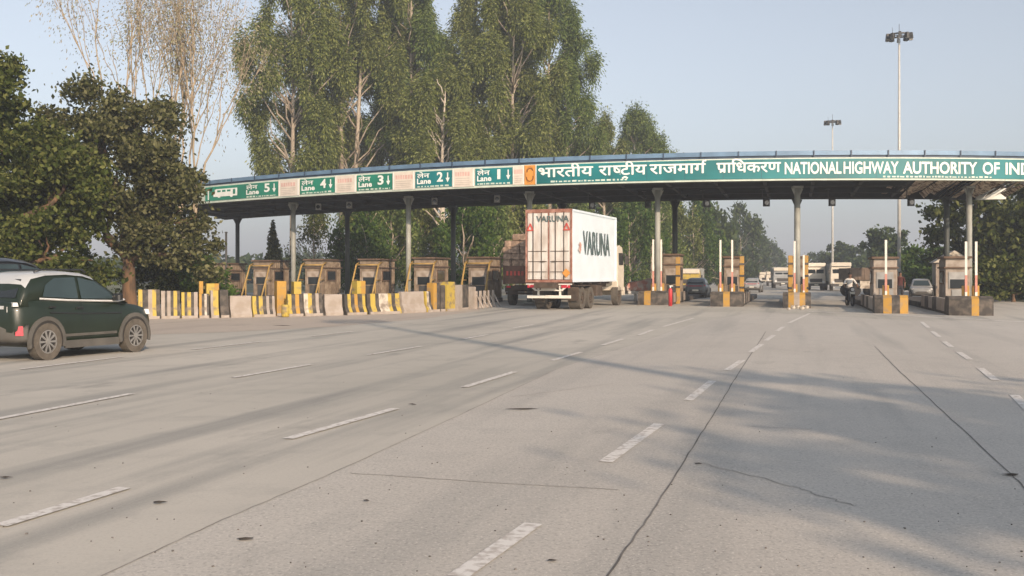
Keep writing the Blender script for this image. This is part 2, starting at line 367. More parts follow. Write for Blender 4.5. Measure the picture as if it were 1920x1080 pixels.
# columns: front row and back row
CF = [334, 550, 766, 993, 1233, 1495, 1817]
colX = []
for px in CF:
    X = cpx(px)
    for _ in range(30):
        P_ = back(X, 2.9); X += ((px-CX)/F*P_[1]-P_[0])*.7
    colX.append(X)
def column(P_, r, mt, top):
    def f(b):
        b.tube([(P_[0], P_[1], 0), (P_[0], P_[1], top)], r, 0, 14)
        b.box((P_[0], P_[1], .03), (.62, .62, .06)); b.box((P_[0], P_[1], top-.06), (.5, .5, .10))
        for k in range(4):
            q = k*math.pi/2+TH; b.add([(P_[0]+math.cos(q)*r*.9, P_[1]+math.sin(q)*r*.9, top-.55), (P_[0]+math.cos(q)*(r+.2), P_[1]+math.sin(q)*(r+.2), top-.12), (P_[0]+math.cos(q)*r*.9, P_[1]+math.sin(q)*r*.9, top-.12)], [(0, 1, 2)])
    return one('column', mt, canopy, f)
for X in colX:
    column(back(X, 2.9), .15, M['col'], 6.12)
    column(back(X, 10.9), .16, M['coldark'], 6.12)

# ------------------------------------------------------------------ signs on the canopy
def text_mesh(body, bold=0.0):
    c = bpy.data.curves.new('t', 'FONT'); c.body = body; dv = any(ord(q) > 2300 for q in body); c.offset = 0 if dv else bold; c.resolution_u = 3
    o = bpy.data.objects.new('t', c); COL.objects.link(o)
    dg = bpy.context.evaluated_depsgraph_get(); me = o.evaluated_get(dg).to_mesh()
    vs = np.array([v.co[:] for v in me.vertices]); fs = [tuple(p.vertices) for p in me.polygons]
    if dv: n = len(vs); vs = np.concatenate([vs+np.array((a, b_, k)) for k, (a, b_) in enumerate(((0, 0), (.035, 0), (.018, .022), (.018, -.018)))]); fs = [tuple(i+n*k for i in f) for k in range(4) for f in fs]
    o.evaluated_get(dg).to_mesh_clear(); bpy.data.objects.remove(o); bpy.data.curves.remove(c)
    return vs, fs
def clipx(vs, fs, xmax):
    bm = bmesh.new(); vv = [bm.verts.new(v) for v in vs]
    for f in fs:
        try: bm.faces.new([vv[i] for i in f])
        except ValueError: pass
    bmesh.ops.bisect_plane(bm, geom=bm.verts[:]+bm.edges[:]+bm.faces[:], plane_co=(xmax, 0, 0), plane_no=(1, 0, 0), clear_outer=True)
    bm.verts.index_update(); v = np.array([x.co[:] for x in bm.verts]); f = [tuple(q.index for q in p.verts) for p in bm.faces]; bm.free(); return v, f
def seg(p, q, wd):
    (x0, y0), (x1, y1) = p, q; l = math.hypot(x1-x0, y1-y0); a, c = -(y1-y0)/l*wd/2, (x1-x0)/l*wd/2
    return [(x0+a, y0+c, 0), (x0-a, y0-c, 0), (x1-a, y1-c, 0), (x1+a, y1+c, 0)]
def word(pieces, bold):
    """pieces: strings laid end to end, ('half', char), ('mark', strokes) drawn at the end of the last piece"""
    V = []; Fc = []; x = 0.0
    def put(v, f, dx):
        b0 = len(V); V.extend([(a[0]+dx, a[1], a[2] if len(a) > 2 else 0) for a in v]); Fc.extend([tuple(i+b0 for i in q) for q in f])
    for pc in pieces:
        if isinstance(pc, str):
            v, f = text_mesh(pc, bold); put(v, f, x-v[:, 0].min()); x += v[:, 0].max()-v[:, 0].min()-.01
        elif pc[0] == 'half':
            v, f = text_mesh(pc[1], bold); mx = v[:, 0].max(); v, f = clipx(v, f, mx-.20); put(v, f, x-v[:, 0].min()); x += v[:, 0].max()-v[:, 0].min()-.01
        elif pc[0] == 'at':
            v, f = text_mesh(pc[1], bold); xo = v[:, 0].max()-v[:, 0].min()-.035
            for s in pc[2]: put(seg((x+xo+s[0], s[1]), (x+xo+s[2], s[3]), .085+bold), [(0, 1, 2, 3)], 0)
        elif pc[0] == 'mark':
            for s in pc[1]: put(seg((x+s[0], s[1]), (x+s[2], s[3]), .085+bold), [(0, 1, 2, 3)], 0)
    V = np.array(V); V[:, 0] -= V[:, 0].min(); return V, Fc
def on_bow(b, V, Fc, x0, x1, zb, zs, off, m=0):
    """lay flat lettering on the bow between X=x0..x1, baseline zb, scale zs"""
    wdt = V[:, 0].max()
    out = []
    for v in V:
        X = x0+(x1-x0)*v[0]/wdt; n = cn(X); o_ = off+v[2]*.0025; out.append((X+n[0]*o_, CY(X)+n[1]*o_, zb+v[1]*zs))
    b.add(out, Fc, m)
def on_bow_rect(b, x0, x1, z0, z1, off, m=0, th=.0, n=6):
    rings = []
    for X in np.linspace(x0, x1, n):
        k = cn(X); Y = CY(X); rings.append([(X+k[0]*off, Y+k[1]*off, z0), (X+k[0]*off, Y+k[1]*off, z1), (X+k[0]*(off-max(th, .004)), Y+k[1]*(off-max(th, .004)), z1), (X+k[0]*(off-max(th, .004)), Y+k[1]*(off-max(th, .004)), z0)])
    b.loft(rings, m, False, True)
def lbl_panel(name, label, cat, px0, px1, mt, group=None, z0=Z0+.13, z1=Z1-.10):
    x0, x1 = cpx(px0), cpx(px1); xm = (x0+x1)/2
    t = empty(name, label, cat, (xm, CY(xm), z0), group=group)
    def shift(o): o.location = (-xm, -CY(xm), -z0); return o
    b = MB(); on_bow_rect(b, x0, x1, z0, z1, .045, 0, .04, 24 if px1-px0 > 200 else 5); shift(b.build('panel', mt, t))
    return t, shift, x0, x1
def small_line(b, x0, x1, z, h, rr, off=.052):
    x = x0
    while x < x1:
        l = rr.uniform(.06, .22); on_bow_rect(b, x, min(x+l, x1), z, z+h*rr.uniform(.6, 1), off, 0, .004, 2); x += l+rr.uniform(.04, .10)
# main board
t, sh, x0, x1 = lbl_panel('highway_sign', 'long teal green board with white Hindi and English authority name on the canopy', 'sign', 1006.5, 1976, M['green'], z0=Z0+.09, z1=Z1-.06)
bd = .018
HW = [((1010, 1113), ['भारतीय']),
      ((1123, 1213), ['रा', ('half', 'ष'), ('at', 'ट', [(-.26, -.12, -.40, -.25), (-.26, -.12, -.12, -.25)]), 'टीय']),
      ((1218, 1325), ['राजमाग', ('mark', [(-.10, .60, -.16, .74), (-.16, .74, -.06, .84), (-.06, .84, .03, .80)])]),
      ((1343, 1464), [('at', 'प', [(-.12, .17, -.38, .02)]), 'पािधकरण'])]
for (a, c), pcs in HW:
    b = MB(); V, Fc = word(pcs, bd); on_bow(b, V, Fc, cpx(a), cpx(c), 6.57, .74, .062); sh(b.build('lettering', M['white'], t, normals=False))
for tx, a, c in (('NATIONAL', 1471, 1577), ('HIGHWAY', 1581, 1684), ('AUTHORITY', 1692, 1831), ('OF', 1841, 1873), ('INDIA', 1884, 1958)):
    b = MB(); V, Fc = text_mesh(tx, .024); V[:, 0] -= V[:, 0].min(); on_bow(b, V, Fc, cpx(a), cpx(c), 6.47, .80, .062); sh(b.build('lettering', M['white'], t, normals=False))
b = MB()
for k in range(1, 14):
    X = x0+(x1-x0)*k/14; on_bow_rect(b, X-.008, X+.008, Z0+.10, Z1-.07, .049, 0, .004, 2)
sh(b.build('panel_seam', M['blue_d'], t))
b = MB(); rr = random.Random(2); small_line(b, cpx(1033), cpx(1176), 6.29, .09, rr); small_line(b, cpx(1655), cpx(1858), 6.27, .09, rr); sh(b.build('small_print', M['trim'], t))
# lane signs and notice boards
lanes = [('5', 386, 522), ('4', 563.5, 628), ('3', 670, 736), ('2', 779.5, 847.5), ('1', 892, 961)]
for num, a, c in lanes:
    t, sh, x0, x1 = lbl_panel('lane_sign', {'5': 'leftmost green lane sign with bus symbol and number 5', '4': 'green lane sign with number 4 and white down arrow', '3': 'green lane sign with number 3 and white down arrow', '2': 'green lane sign with number 2 and white down arrow', '1': 'green lane sign with number 1, nearest the orange emblem'}[num], 'sign', a, c, M['green5'] if num in '543' else M['green'], 'lane signs along the canopy')
    xa = cpx(460) if num == '5' else x0
    W = x1-xa; q = lambda f: xa+W*f
    b = MB()
    V, Fc = word(['लेन'], .03); on_bow(b, V, Fc, q(.05), q(.40), 6.80, .36, .056)
    V, Fc = text_mesh('Lane', .03); V[:, 0] -= V[:, 0].min(); on_bow(b, V, Fc, q(.05), q(.44), 6.49, .40, .056)
    sh(b.build('lettering', M['white'], t, normals=False))
    b = MB(); V, Fc = text_mesh(num, .03); V[:, 0] -= V[:, 0].min(); on_bow(b, V, Fc, q(.60), q(.60)+(.40 if num != '1' else .2)*W*.42, 6.58, .70, .056); sh(b.build('number', M['white'], t, normals=False))
    ar = np.array([(.35, 1, 0), (.65, 1, 0), (.65, .45, 0), (1, .45, 0), (.5, -.02, 0), (0, .45, 0), (.35, .45, 0)]); b = MB(); on_bow(b, ar, [(0, 1, 2, 6), (5, 6, 2, 3, 4)], q(.84), q(.95), 6.52, .52, .056); sh(b.build('arrow', M['white'], t, normals=False))
    b = MB(); rr = random.Random(ord(num)); small_line(b, q(.06), q(.94), 6.30, .10, rr); sh(b.build('small_print', M['trim'], t))
    if num == '5':
        b = MB(); u0, u1 = cpx(404), cpx(446); d = lambda f: u0+(u1-u0)*f
        on_bow_rect(b, u0, u1, 6.50, 6.98, .056, 0, .006); on_bow_rect(b, d(-.06), d(.0), 6.5, 6.8, .056, 0, .006, 2)
        for f in (.12, .34, .56): on_bow_rect(b, d(f), d(f+.15), 6.78, 6.90, .064, 1, .006, 2)
        on_bow_rect(b, d(.82), d(.92), 6.60, 6.90, .064, 1, .006, 2)
        for f in (.2, .75): 
            V = np.array([(.5+.5*math.cos(k*.7), .5+.5*math.sin(k*.7), 0) for k in range(9)]); on_bow(b, V, [tuple(range(9))], d(f-.07), d(f+.07), 6.42, .17, .060)
        sh(b.build('bus_symbol', [M['white'], M['green5']], t)); b = MB(); on_bow_rect(b, cpx(391), cpx(393), 6.34, 7.0, .056, 0, .006, 2); sh(b.build('edge_stripe', M['white'], t))
for i, (a, c) in enumerate([(523, 562), (629, 669), (737, 778.5), (849, 890), (962, 983)]):
    t, sh, x0, x1 = lbl_panel('notice_board', ['cream notice board between lane 5 and lane 4 signs', 'cream notice board between lane 4 and lane 3 signs', 'cream notice board between lane 3 and lane 2 signs', 'pale notice board between lane 2 and lane 1 signs', 'narrow pale notice board beside the orange emblem'][i], 'notice board', a, c, M['cream'], 'faded notice boards between the lane signs', Z0+.08, Z1-.05)
    b = MB(); W = x1-x0; rr = random.Random(40+i)
    on_bow_rect(b, x0+.02*W, x0+.06*W, Z0+.10, Z1-.07, .052, 2, .006, 2); on_bow_rect(b, x1-.07*W, x1-.02*W, Z0+.10, Z1-.07, .052, 2, .006, 2)
    x = x0+.14*W
    while x < x1-.18*W:
        l = W*rr.uniform(.06, .10); on_bow_rect(b, x, x+l, 6.80, 7.02, .053, 0, .006, 2); x += l+W*.035
    for zz in (6.66, 6.54, 6.44, 6.34): on_bow_rect(b, x0+.14*W, x1-W*rr.uniform(.14, .3), zz, zz+.045, .053, 1, .006, 3)
    sh(b.build('faded_print', [M['pink'], M['palered'], M['white']], t))
t, sh, x0, x1 = lbl_panel('emblem_sign', 'small orange emblem board left of the long green sign', 'sign', 984, 1004, M['orange'], None, Z0+.06, Z1-.03)
b = MB()
for k in range(14):
    q = k/14*2*math.pi
    for (cx_, cz, rx, rz, q0, q1) in ((.52, .68, .22, .13, .2, 3.4), (.5, .38, .26, .17, 3.0, 6.6), (.5, .5, .38, .42, 0, 6.28)):
        a0 = q0+(q1-q0)*k/14; a1 = q0+(q1-q0)*(k+1)/14; thk = .10 if rx < .3 else .025
        P4 = np.array([(cx_+rx*math.cos(a0), cz+rz*math.sin(a0), 0), (cx_+(rx+thk)*math.cos(a0), cz+(rz+thk*.6)*math.sin(a0), 0), (cx_+(rx+thk)*math.cos(a1), cz+(rz+thk*.6)*math.sin(a1), 0), (cx_+rx*math.cos(a1), cz+rz*math.sin(a1), 0)])
        out = []
        for v in P4:
            X = x0+(x1-x0)*v[0]; n = cn(X); out.append((X+n[0]*.056, CY(X)+n[1]*.056, Z0+.06+v[1]*1.0))
        b.add(out, [(0, 1, 2, 3)])
sh(b.build('emblem', M['orange_d'], t, normals=False))
t2 = MB(); on_bow_rect(t2, x1+.02, cpx(1006.3), Z0+.06, Z1-.03, .05, 0, .03, 2); o = t2.build('edge_stripe', M['white'], t); sh(o)

# lane lamps hanging below the soffit
def hang(px, pale, label, a=5.0, z=5.42):
    X = cpx(px)
    for _ in range(30):
        P_ = back(X, a); X += ((px-CX)/F*P_[1]-P_[0])*.7
    P_ = back(X, a)
    t = empty('lane_signal', label, 'signal', (P_[0], P_[1], z), 0, 'signals hanging below the canopy')
    one('housing', M['lampgrey' if pale else 'lampbox'], t, lambda b: (b.box((0, 0, 0), (.34, .22, .40), 0, 0, 1, .04), b.box((0, -.16, .17), (.30, .12, .03))))
    one('lens', M['glass_dark'], t, lambda b: b.disc((0, -.118, -.01), 'y', .12, .02))
    def br(b):
        b.tube([(-.14, 0, .18), (-.22, 0, .34), (-.22, 0, 6.12-z)], .03, 0, 6); b.box((-.22, 0, 6.125-z), (.22, .22, .02))
    one('bracket', M['darkmet'], t, br)
for px, lb in ((1215, 'black lane signal just left of the second front column from the orange emblem'), (1325, 'black lane signal above the island with two raised booms'), (1437, 'black lane signal left of the middle column'), (1560, 'black lane signal in front of the farther light mast'), (1708, 'black lane signal right of the tall light mast'), (1110, 'black lane signal above the white container truck')):
    hang(px, False, lb)
for px, lb in ((597, 'pale lamp under the canopy near lane 4 sign'), (655, 'pale lamp under the canopy near lane 3 sign'), (815, 'pale lamp under the canopy near lane 2 sign'), (932, 'pale lamp under the canopy near lane 1 sign')):
    hang(px, True, lb, 4.0, 5.86)

# ------------------------------------------------------------------ islands, booths, booms
ROT = -TH                                          # local y runs along the road, local x to its right
def island(px, py, wd, ln, label, stripes, hgt=.72):
    x, y = G(px, py); t = empty('traffic_island', label, 'traffic island', (x, y, 0), ROT, 'toll islands with striped noses')
    one('kerb', M['blackp'], t, lambda b: b.box((0, ln/2+1.2, .13), (wd*.92, ln, .26), 0, 0, 1, .04))
    b = MB(); n = len(stripes)
    # wedge nose: low and rounded towards traffic
    for i, s in enumerate(stripes):
        a, c = -wd/2+wd*i/n, -wd/2+wd*(i+1)/n
        prof = [(0, 0), (0, hgt*.86), (.18, hgt), (1.0, hgt), (1.25, .3), (1.25, 0)]
        k = [(.12*abs(v/wd*2)**2) for v in (a, c)]
        vs = [(a, p+k[0], z) for p, z in prof]+[(c, p+k[1], z) for p, z in prof]
        m_ = len(prof); b.add(vs, [tuple(range(m_)), tuple(range(2*m_-1, m_-1, -1))]+[(j, m_+j, m_+(j+1) % m_, (j+1) % m_) for j in range(m_)], s)
    b.build('striped_nose', [M['ochre'], M['blackp'], M['beige']], t)
    b = MB()
    for sx in (-1, 1):
        for j in range(6):
            b.box((sx*wd*.44, 1.9+j*1.3, .36), (.16, 1.25, .5), (j+(sx > 0)) % 2 if j > 0 else 1)
    b.build('side_wall', [M['blackp'], M['beige']], t)
    return t
isl = [island(1226, 572, 1.7, 20, 'striped island nose right of the container truck', (1, 0, 1, 1, 1)), island(1362, 575, 1.55, 20, 'striped island with two raised booms left of the middle lane', (1, 1, 0, 1, 1)),
       island(1494, 578, 1.25, 20, 'narrow yellow striped island at the middle column', (1, 0, 2, 0, 1)), island(1672, 588, 1.25, 22, 'island with ochre nose beside the motorcyclist', (1, 0, 1, 0)),
       island(1822, 592, 1.55, 22, 'rightmost island with dark sides and one ochre stripe', (1, 1, 1, 0, 1, 1))]

def booth(name_label, loc, base, wd=1.15, dp=2.3, ht=2.2, guard=False, kind=0, group='toll booths along the plaza', rot=ROT):
    t = empty('toll_booth', name_label, 'toll booth', (loc[0], loc[1], 0), rot, group)
    wallm = M['booth'] if kind == 0 else M['boothpale']
    one('plinth', M['blackp'], t, lambda b: b.box((0, 0, base/2), (wd+.1, dp+.1, base)))
    def wl(b):
        b.box((0, 0, base+ht/2), (wd, dp, ht))
        for sx in (-1, 1):
            for j in range(9): b.box((sx*(wd/2+.015), -dp/2+.15+j*(dp-.3)/8, base+ht*.5), (.05, .06, ht-.1))
    one('wall', wallm, t, wl, bevel=.01)
    def rf(b):
        b.box((0, 0, base+ht+.06), (wd+.22, dp+.3, .10), 0, 0, 1, .03); b.box((0, -dp/2-.02, base+ht*.80), (wd+.14, .16, .07)); b.box((wd/2+.05, 0, base+ht*.80), (.09, dp+.1, .07)); b.box((-wd/2-.05, 0, base+ht*.80), (.09, dp+.1, .07))
    one('roof', M['boothroof'], t, rf)
    wn = one('window', M['boothpale'] if kind == 0 else M['steel'], t, lambda b: b.box((0, -dp/2-.012, base+ht*.52), (wd*.74, .04, ht*.36)))
    one('pane', M['glass_dark'], wn, lambda b: b.box((0, -dp/2-.028, base+ht*.44), (wd*.62, .03, ht*.20)))
    dr = one('door', M['darkmet'] if kind == 0 else M['steel'], t, lambda b: b.box((wd*.06, -dp/2-.012, base+ht*.16), (wd*.6, .035, ht*.31)))
    for sx in (-1, 1):
        sw = one('window', M['boothroof'], t, lambda b: b.box((sx*(wd/2+.05), -.2, base+ht*.58), (.05, dp*.5, ht*.3)))
        one('pane', M['glass_dark'], sw, lambda b: b.box((sx*(wd/2+.07), -.2, base+ht*.58), (.03, dp*.42, ht*.24)))
    if guard:
        def gp(b):
            for sx in (-1, 1):
                x = sx*(wd/2+.12)
                b.tube([(x, -dp/2-1.35, .05), (x, -dp/2-.25, base+ht*.88), (x, -dp/2+.2, base+ht*.95)], .055, 0, 6)
                b.tube([(x, -dp/2-.75, .05), (x, -dp/2-.75, base+ht*.46), (x, -dp/2-.05, base+ht*.46)], .045, 0, 6)
            b.tube([(-wd/2-.12, -dp/2-.25, base+ht*.88), (wd/2+.12, -dp/2-.25, base+ht*.88)], .05, 0, 6)
        one('guard_frame', M['pipe'], t, gp)
    return t
wl = ['leftmost toll booth, partly behind bushes', 'toll booth with yellow guard frame below lane 5 sign', 'toll booth with guard frame between two columns below lane 4 sign', 'toll booth with guard frame below lane 3 sign', 'toll booth with guard frame in front of the white tree trunk', 'toll booth with guard frame beside the loaded truck']
for i, px in enumerate((428, 509, 606, 708, 809, 910)):
    X = cpx(px)
    for _ in range(30):
        P_ = back(X, 4.6); X += ((px-CX)/F*P_[1]-P_[0])*.7
    booth(wl[i], back(X, 4.6), .22, 1.2, 2.6, (2.05, 2.2, 2.22, 2.2, 2.25, 2.25)[i], i > 0)
for px, Y, kind, ht, lb in ((1262, 57, 0, 2.35, 'brown toll booth behind the red extinguisher post'), (1375, 56, 0, 2.2, 'tan toll booth behind two raised white booms'), (1497, 56, 0, 2.2, 'narrow yellow toll booth behind the middle column'), (1656, 47, 1, 2.0, 'pale toll booth with dark window beside the motorcyclist'), (1789, 46, 1, 2.0, 'rightmost pale toll booth with dark window')):
    booth(lb, (PX(px, Y), Y), .26, .86 if kind == 0 else .98, 1.9, ht, False, kind)
# yellow upright frames on the middle island
def bollard_frame(px, Y, lb, mt='ochre'):
    t = empty('guard_post', lb, 'guard post', (PX(px, Y), Y, 0), ROT, 'tall ochre guard posts')
    one('post', M[mt], t, lambda b: b.box((0, 0, 1.25), (.22, .22, 2.5), 0, 0, 1, .02)); one('bracket', M['blackp'], t, lambda b: [b.box((0, -.13, z), (.26, .05, .10)) for z in (.9, 1.5, 2.1)])
bollard_frame(1482, 50, 'ochre guard post left of the middle column'); bollard_frame(1511, 50, 'ochre guard post right of the middle column'); bollard_frame(1271, 54.5, 'ochre guard post right of the red extinguisher'); bollard_frame(1391, 52, 'ochre guard post right of the two raised booms')

def boom(px, Y, top, lb, lean=0.0):
    t = empty('boom_barrier', lb, 'boom barrier', (PX(px, Y), Y, 0), ROT, 'raised boom barriers')
    hz = PZ(top, Y)
    one('cabinet', M['ochre'], t, lambda b: b.box((0, .12, .55), (.26, .24, 1.1), 0, 0, 1, .02))
    b = MB(); z = .5; k = 0; n = 7
    seq = [0, 1, 1, 0, 0, 0, 0]
    for i in range(n):
        z0, z1 = .5+(hz-.5)*i/n, .5+(hz-.5)*(i+1)/n
        b.box((lean*(z0+z1)/2, -.04, (z0+z1)/2), (.09, .05, z1-z0), seq[i])
    b.build('arm', [M['boom_w'], M['boom_r']], t)
for px, Y, top, lb in ((1225, 53, 449, 'raised boom left of the column at the truck side island'), (1240, 53.4, 449, 'raised boom right of the column at the truck side island'), (1351, 50.5, 450, 'left raised boom of the tan booth'), (1373, 50.8, 450, 'right raised boom of the tan booth'),
                       (1490, 48.6, 452, 'raised boom in front of the middle column'), (1507, 48.8, 478, 'shorter boom right of the middle column'), (1661, 43, 450, 'raised boom in front of the pale booth beside the motorcyclist'), (1811, 41, 453, 'raised boom left of the right front column'), (1830, 41, 453, 'raised boom right of the right front column')):
    boom(px, Y, top, lb)
# red extinguisher, trestle barrier, rubble
x, y = G(1257, 574.5); t = empty('fire_extinguisher', 'red cylinder on the island in front of the brown booth', 'extinguisher', (x, y, 0)); t.location.z = .0
one('tank', M['red'], t, lambda b: b.tube([(0, 0, .02), (0, 0, .78), (0, 0, .86), (0, 0, .90)], [.095, .095, .07, .035], 0, 12)); one('valve', M['boom_w'], t, lambda b: (b.tube([(0, 0, .89), (0, 0, .98)], .035, 0, 8), b.box((.04, 0, 1.0), (.18, .05, .04))))
M['salmon'] = mat('faded_red_plastic', (.55, .25, .19), .6, col2=(.60, .52, .46), scale=3, mix=(.42, .56))
Y = 60; t = empty('plastic_barrier', 'low faded red and white barrier between truck and island', 'barrier', (PX(1200, Y), Y, 0), .12)
one('shell', M['salmon'], t, lambda b: b.loft([[(xx, -.35, .62), (xx, -.22, 1.35-h), (xx, .22, 1.35-h), (xx, .35, .62)] for xx, h in ((-.86, .45), (-.7, .25), (.0, .15), (.55, .0), (.86, .05))], 0, True, True), bevel=.03)
one('base', M['steel'], t, lambda b: (b.box((0, 0, .52), (1.7, .8, .2), 0, 0, 1, .04), b.box((-.35, -.3, .22), (.14, .12, .44)), b.box((.5, -.3, .22), (.14, .12, .44))))
rr = random.Random(8)
for i in range(7):
    x, y = G(1480+i*5.5+rr.uniform(-2, 2), 577+rr.uniform(0, 4)); b = MB(); r = rr.uniform(.07, .15)
    b.loft([[(math.cos(k)*r*s*rr.uniform(.8, 1.2), math.sin(k)*r*s*rr.uniform(.8, 1.2), z*r) for k in np.linspace(0, 5.4, 7)] for s, z in ((.7, 0), (1.05, .45), (.9, .9), (.4, 1.25))], 0, False, True)
    tag(b.build('rubble_stone', M['oldwhite'], loc=(x, y, 0)), 'pale rubble stone heaped at the foot of the middle island', 'stone', 'rubble stones at the middle island')

# ------------------------------------------------------------------ barrier row on the left
BM = [M['yellow'], M['blackp'], M['beige'], M['oldwhite'], M['ochre']]
def barrier(p, q, hgt, seqs, label, wd=.5, jersey=True, name='concrete_barrier', cat='barrier'):
    x0, y0 = p; x1, y1 = q; L_ = math.hypot(x1-x0, y1-y0); t = empty(name, label, cat, ((x0+x1)/2, (y0+y1)/2, 0), math.atan2(y1-y0, x1-x0), 'concrete barriers closing the left lanes')
    rr = random.Random(int(x0*100) & 255)
    prof = [(-wd/2, 0), (-wd/2, .12), (-wd*.26, hgt*.42), (-wd*.2, hgt*.97), (-wd*.14, hgt), (wd*.14, hgt), (wd*.2, hgt*.97), (wd*.26, hgt*.42), (wd/2, .12), (wd/2, 0)] if jersey else [(-wd/2, 0), (-wd/2, hgt-.03), (-wd/2+.03, hgt), (wd/2-.03, hgt), (wd/2, hgt-.03), (wd/2, 0)]
    b = MB(); n = len(seqs); m_ = len(prof); ws = [rr.uniform(.75, 1.25) for _ in seqs]; tot = sum(ws); a = -L_/2+.015
    for s, w_ in zip(seqs, ws):
        c = a+(L_-.03)*w_/tot
        b.add([(a, u, z) for u, z in prof]+[(c, u, z) for u, z in prof], [tuple(range(m_)), tuple(range(2*m_-1, m_-1, -1))]+[(j, m_+j, m_+(j+1) % m_, (j+1) % m_) for j in range(m_)], s)
        a = c
    b.build('body', BM, t)
    def foot(b): b.box((0, 0, .05), (L_*.9, wd+.04, .10))
    one('foot', M['beige'], t, foot)
    return t
def BG(px):                                        # foot line of the row
    return G(px, float(np.interp(px, [240, 262, 400, 470, 640, 760, 840, 905], [599, 598, 596, 594.5, 591, 587, 583, 577])))
row = [(258, 300, 1.02, [0, 1, 2, 0, 1], 'bright yellow end barrier just ahead of the dark green car'), (301, 338, .97, [2, 1, 2, 1, 0, 1], 'chipped yellow and beige barrier beside the brown trunk'), (339, 371, .92, [0, 1, 0, 1, 2], 'barrier with even yellow and black stripes'), 
       (372, 392, .86, [4, 1, 3, 1], 'short barrier with one ochre stripe'), (393, 409, .98, [2, 0, 0], 'barrier topped yellow before the dark block'), (410, 427, 1.0, [1, 1], 'plain dark grey barrier block'),
       (429, 470, .78, [2, 2], 'plain beige barrier block with white left edge'), (471, 514, .76, [0, 1, 0, 1, 2, 1, 2], 'barrier with narrow yellow and black stripes below lane 5 sign'),
       (537, 566, .82, [0, 1, 4, 1], 'yellow and black barrier right of the tall ochre post'), (567, 603, .84, [3, 0, 1, 2, 1], 'white and yellow barrier left of a plain block'), (606, 640, .80, [2, 2, 2], 'plain pale barrier block below lane 4 sign'),
       (642, 682, .80, [1, 0, 1, 4, 1, 0], 'dark barrier with yellow stripes below lane 3 sign'), (684, 746, .80, [1, 0, 1, 3, 3, 0, 1, 0], 'long barrier patched white and yellow'), (749, 791, .86, [2, 2], 'plain pale concrete block by the front column'), (793, 804, .86, [0, 3, 1], 'narrow white and yellow stub before the tall posts')]
for a, c, h, sq, lb in row: barrier(BG(a), BG(c), h, sq, lb)
# tall blocks standing among them
tall = [(372, 381, 1.30, [4], 'slim tall ochre slab at the left of the row'), (385, 410, 1.22, [0, 0, 4], 'tall yellow slab behind the striped barriers'), (516, 535, 1.30, [4, 4], 'tall ochre slab below lane 5 sign'), (548, 563, 1.28, [0], 'tall yellow slab by the second front column'),
        (664, 681, 1.30, [0, 4], 'tall yellow slab below lane 3 sign'), (806, 819, 1.20, [4, 1], 'tall ochre and black slab below lane 2 sign'), (820, 829, 1.10, [1], 'tall dark slab between ochre and yellow slabs'), (831, 847, 1.24, [0], 'tallest bright yellow slab below lane 2 sign'), (850, 872, 1.1, [2, 1], 'tall pinkish concrete slab right of the yellow slab'), (874, 886, 1.0, [2], 'last plain slab at the open lane')]
for a, c, h, sq, lb in tall:
    off = .7 if a < 800 else 0.0; p, q = BG(a), BG(c); k = (p[1]+off)/p[1]
    barrier((p[0]*k, p[1]*k), (q[0]*k, q[1]*k), h, sq, lb, .34, False, 'concrete_slab', 'slab')
# yellow drum
x, y = G(535, 595); t = empty('yellow_drum', 'small yellow drum standing before the barriers', 'drum', (x, y, 0))
one('body', M['yellow'], t, lambda b: b.tube([(0, 0, .02), (0, 0, .06), (0, 0, .2), (0, 0, .23), (0, 0, .26), (0, 0, .42), (0, 0, .46)], [.12, .14, .14, .15, .14, .14, .12], 0, 14)); one('mouth', M['blackp'], t, lambda b: b.disc((0, 0, .462), 'z', .10, .01))
# lane dividers behind the open lane (slender kerb posts receding)
for i, (px, py) in enumerate(((893, 579), (901, 577.5), (909, 576.5), (917, 575.5), (925, 574.5))):
    x, y = G(px, py); t = empty('kerb_post', 'slender beige post in the row beside the loaded truck', 'post', (x, y, 0), ROT, 'beige posts beside the loaded truck')
    one('post', M['beige'], t, lambda b: b.box((0, 0, .40), (.12, .14, .80), 0, 0, .9)); one('brace', M['beige'], t, lambda b: b.tube([(.04, -.02, .6), (.42, -.25, .02)], .04, 0, 6))

# ------------------------------------------------------------------ vegetation
def leaves(name, C, L_, Wd, droop, mt, parent, seed=1):
    r = np.random.default_rng(seed); n = len(C)
    a = r.normal(size=(n, 3)); a /= np.linalg.norm(a, axis=1)[:, None]; a[:, 2] -= droop; a /= np.linalg.norm(a, axis=1)[:, None]
    k = r.normal(size=(n, 3)); bb = np.cross(a, k); bb /= np.linalg.norm(bb, axis=1)[:, None]
    s = r.uniform(.6, 1.35, n)[:, None]
    nn = np.cross(a, bb)
    V = np.empty((n, 4, 3)); V[:, 0] = C-a*L_*s/2; V[:, 1] = C+bb*Wd*s/2+nn*L_*.10*s; V[:, 2] = C+a*L_*s/2; V[:, 3] = C-bb*Wd*s/2+nn*L_*.10*s
    me = bpy.data.meshes.new(name); me.vertices.add(4*n); me.vertices.foreach_set('co', V.reshape(-1)); me.loops.add(4*n); me.loops.foreach_set('vertex_index', np.arange(4*n))
    me.polygons.add(n); me.polygons.foreach_set('loop_start', np.arange(0, 4*n, 4)); me.polygons.foreach_set('loop_total', np.full(n, 4)); me.materials.append(mt); me.update(); me.validate()
    o = bpy.data.objects.new(name, me); COL.objects.link(o)
    if parent is not None: o.parent = parent
    return o
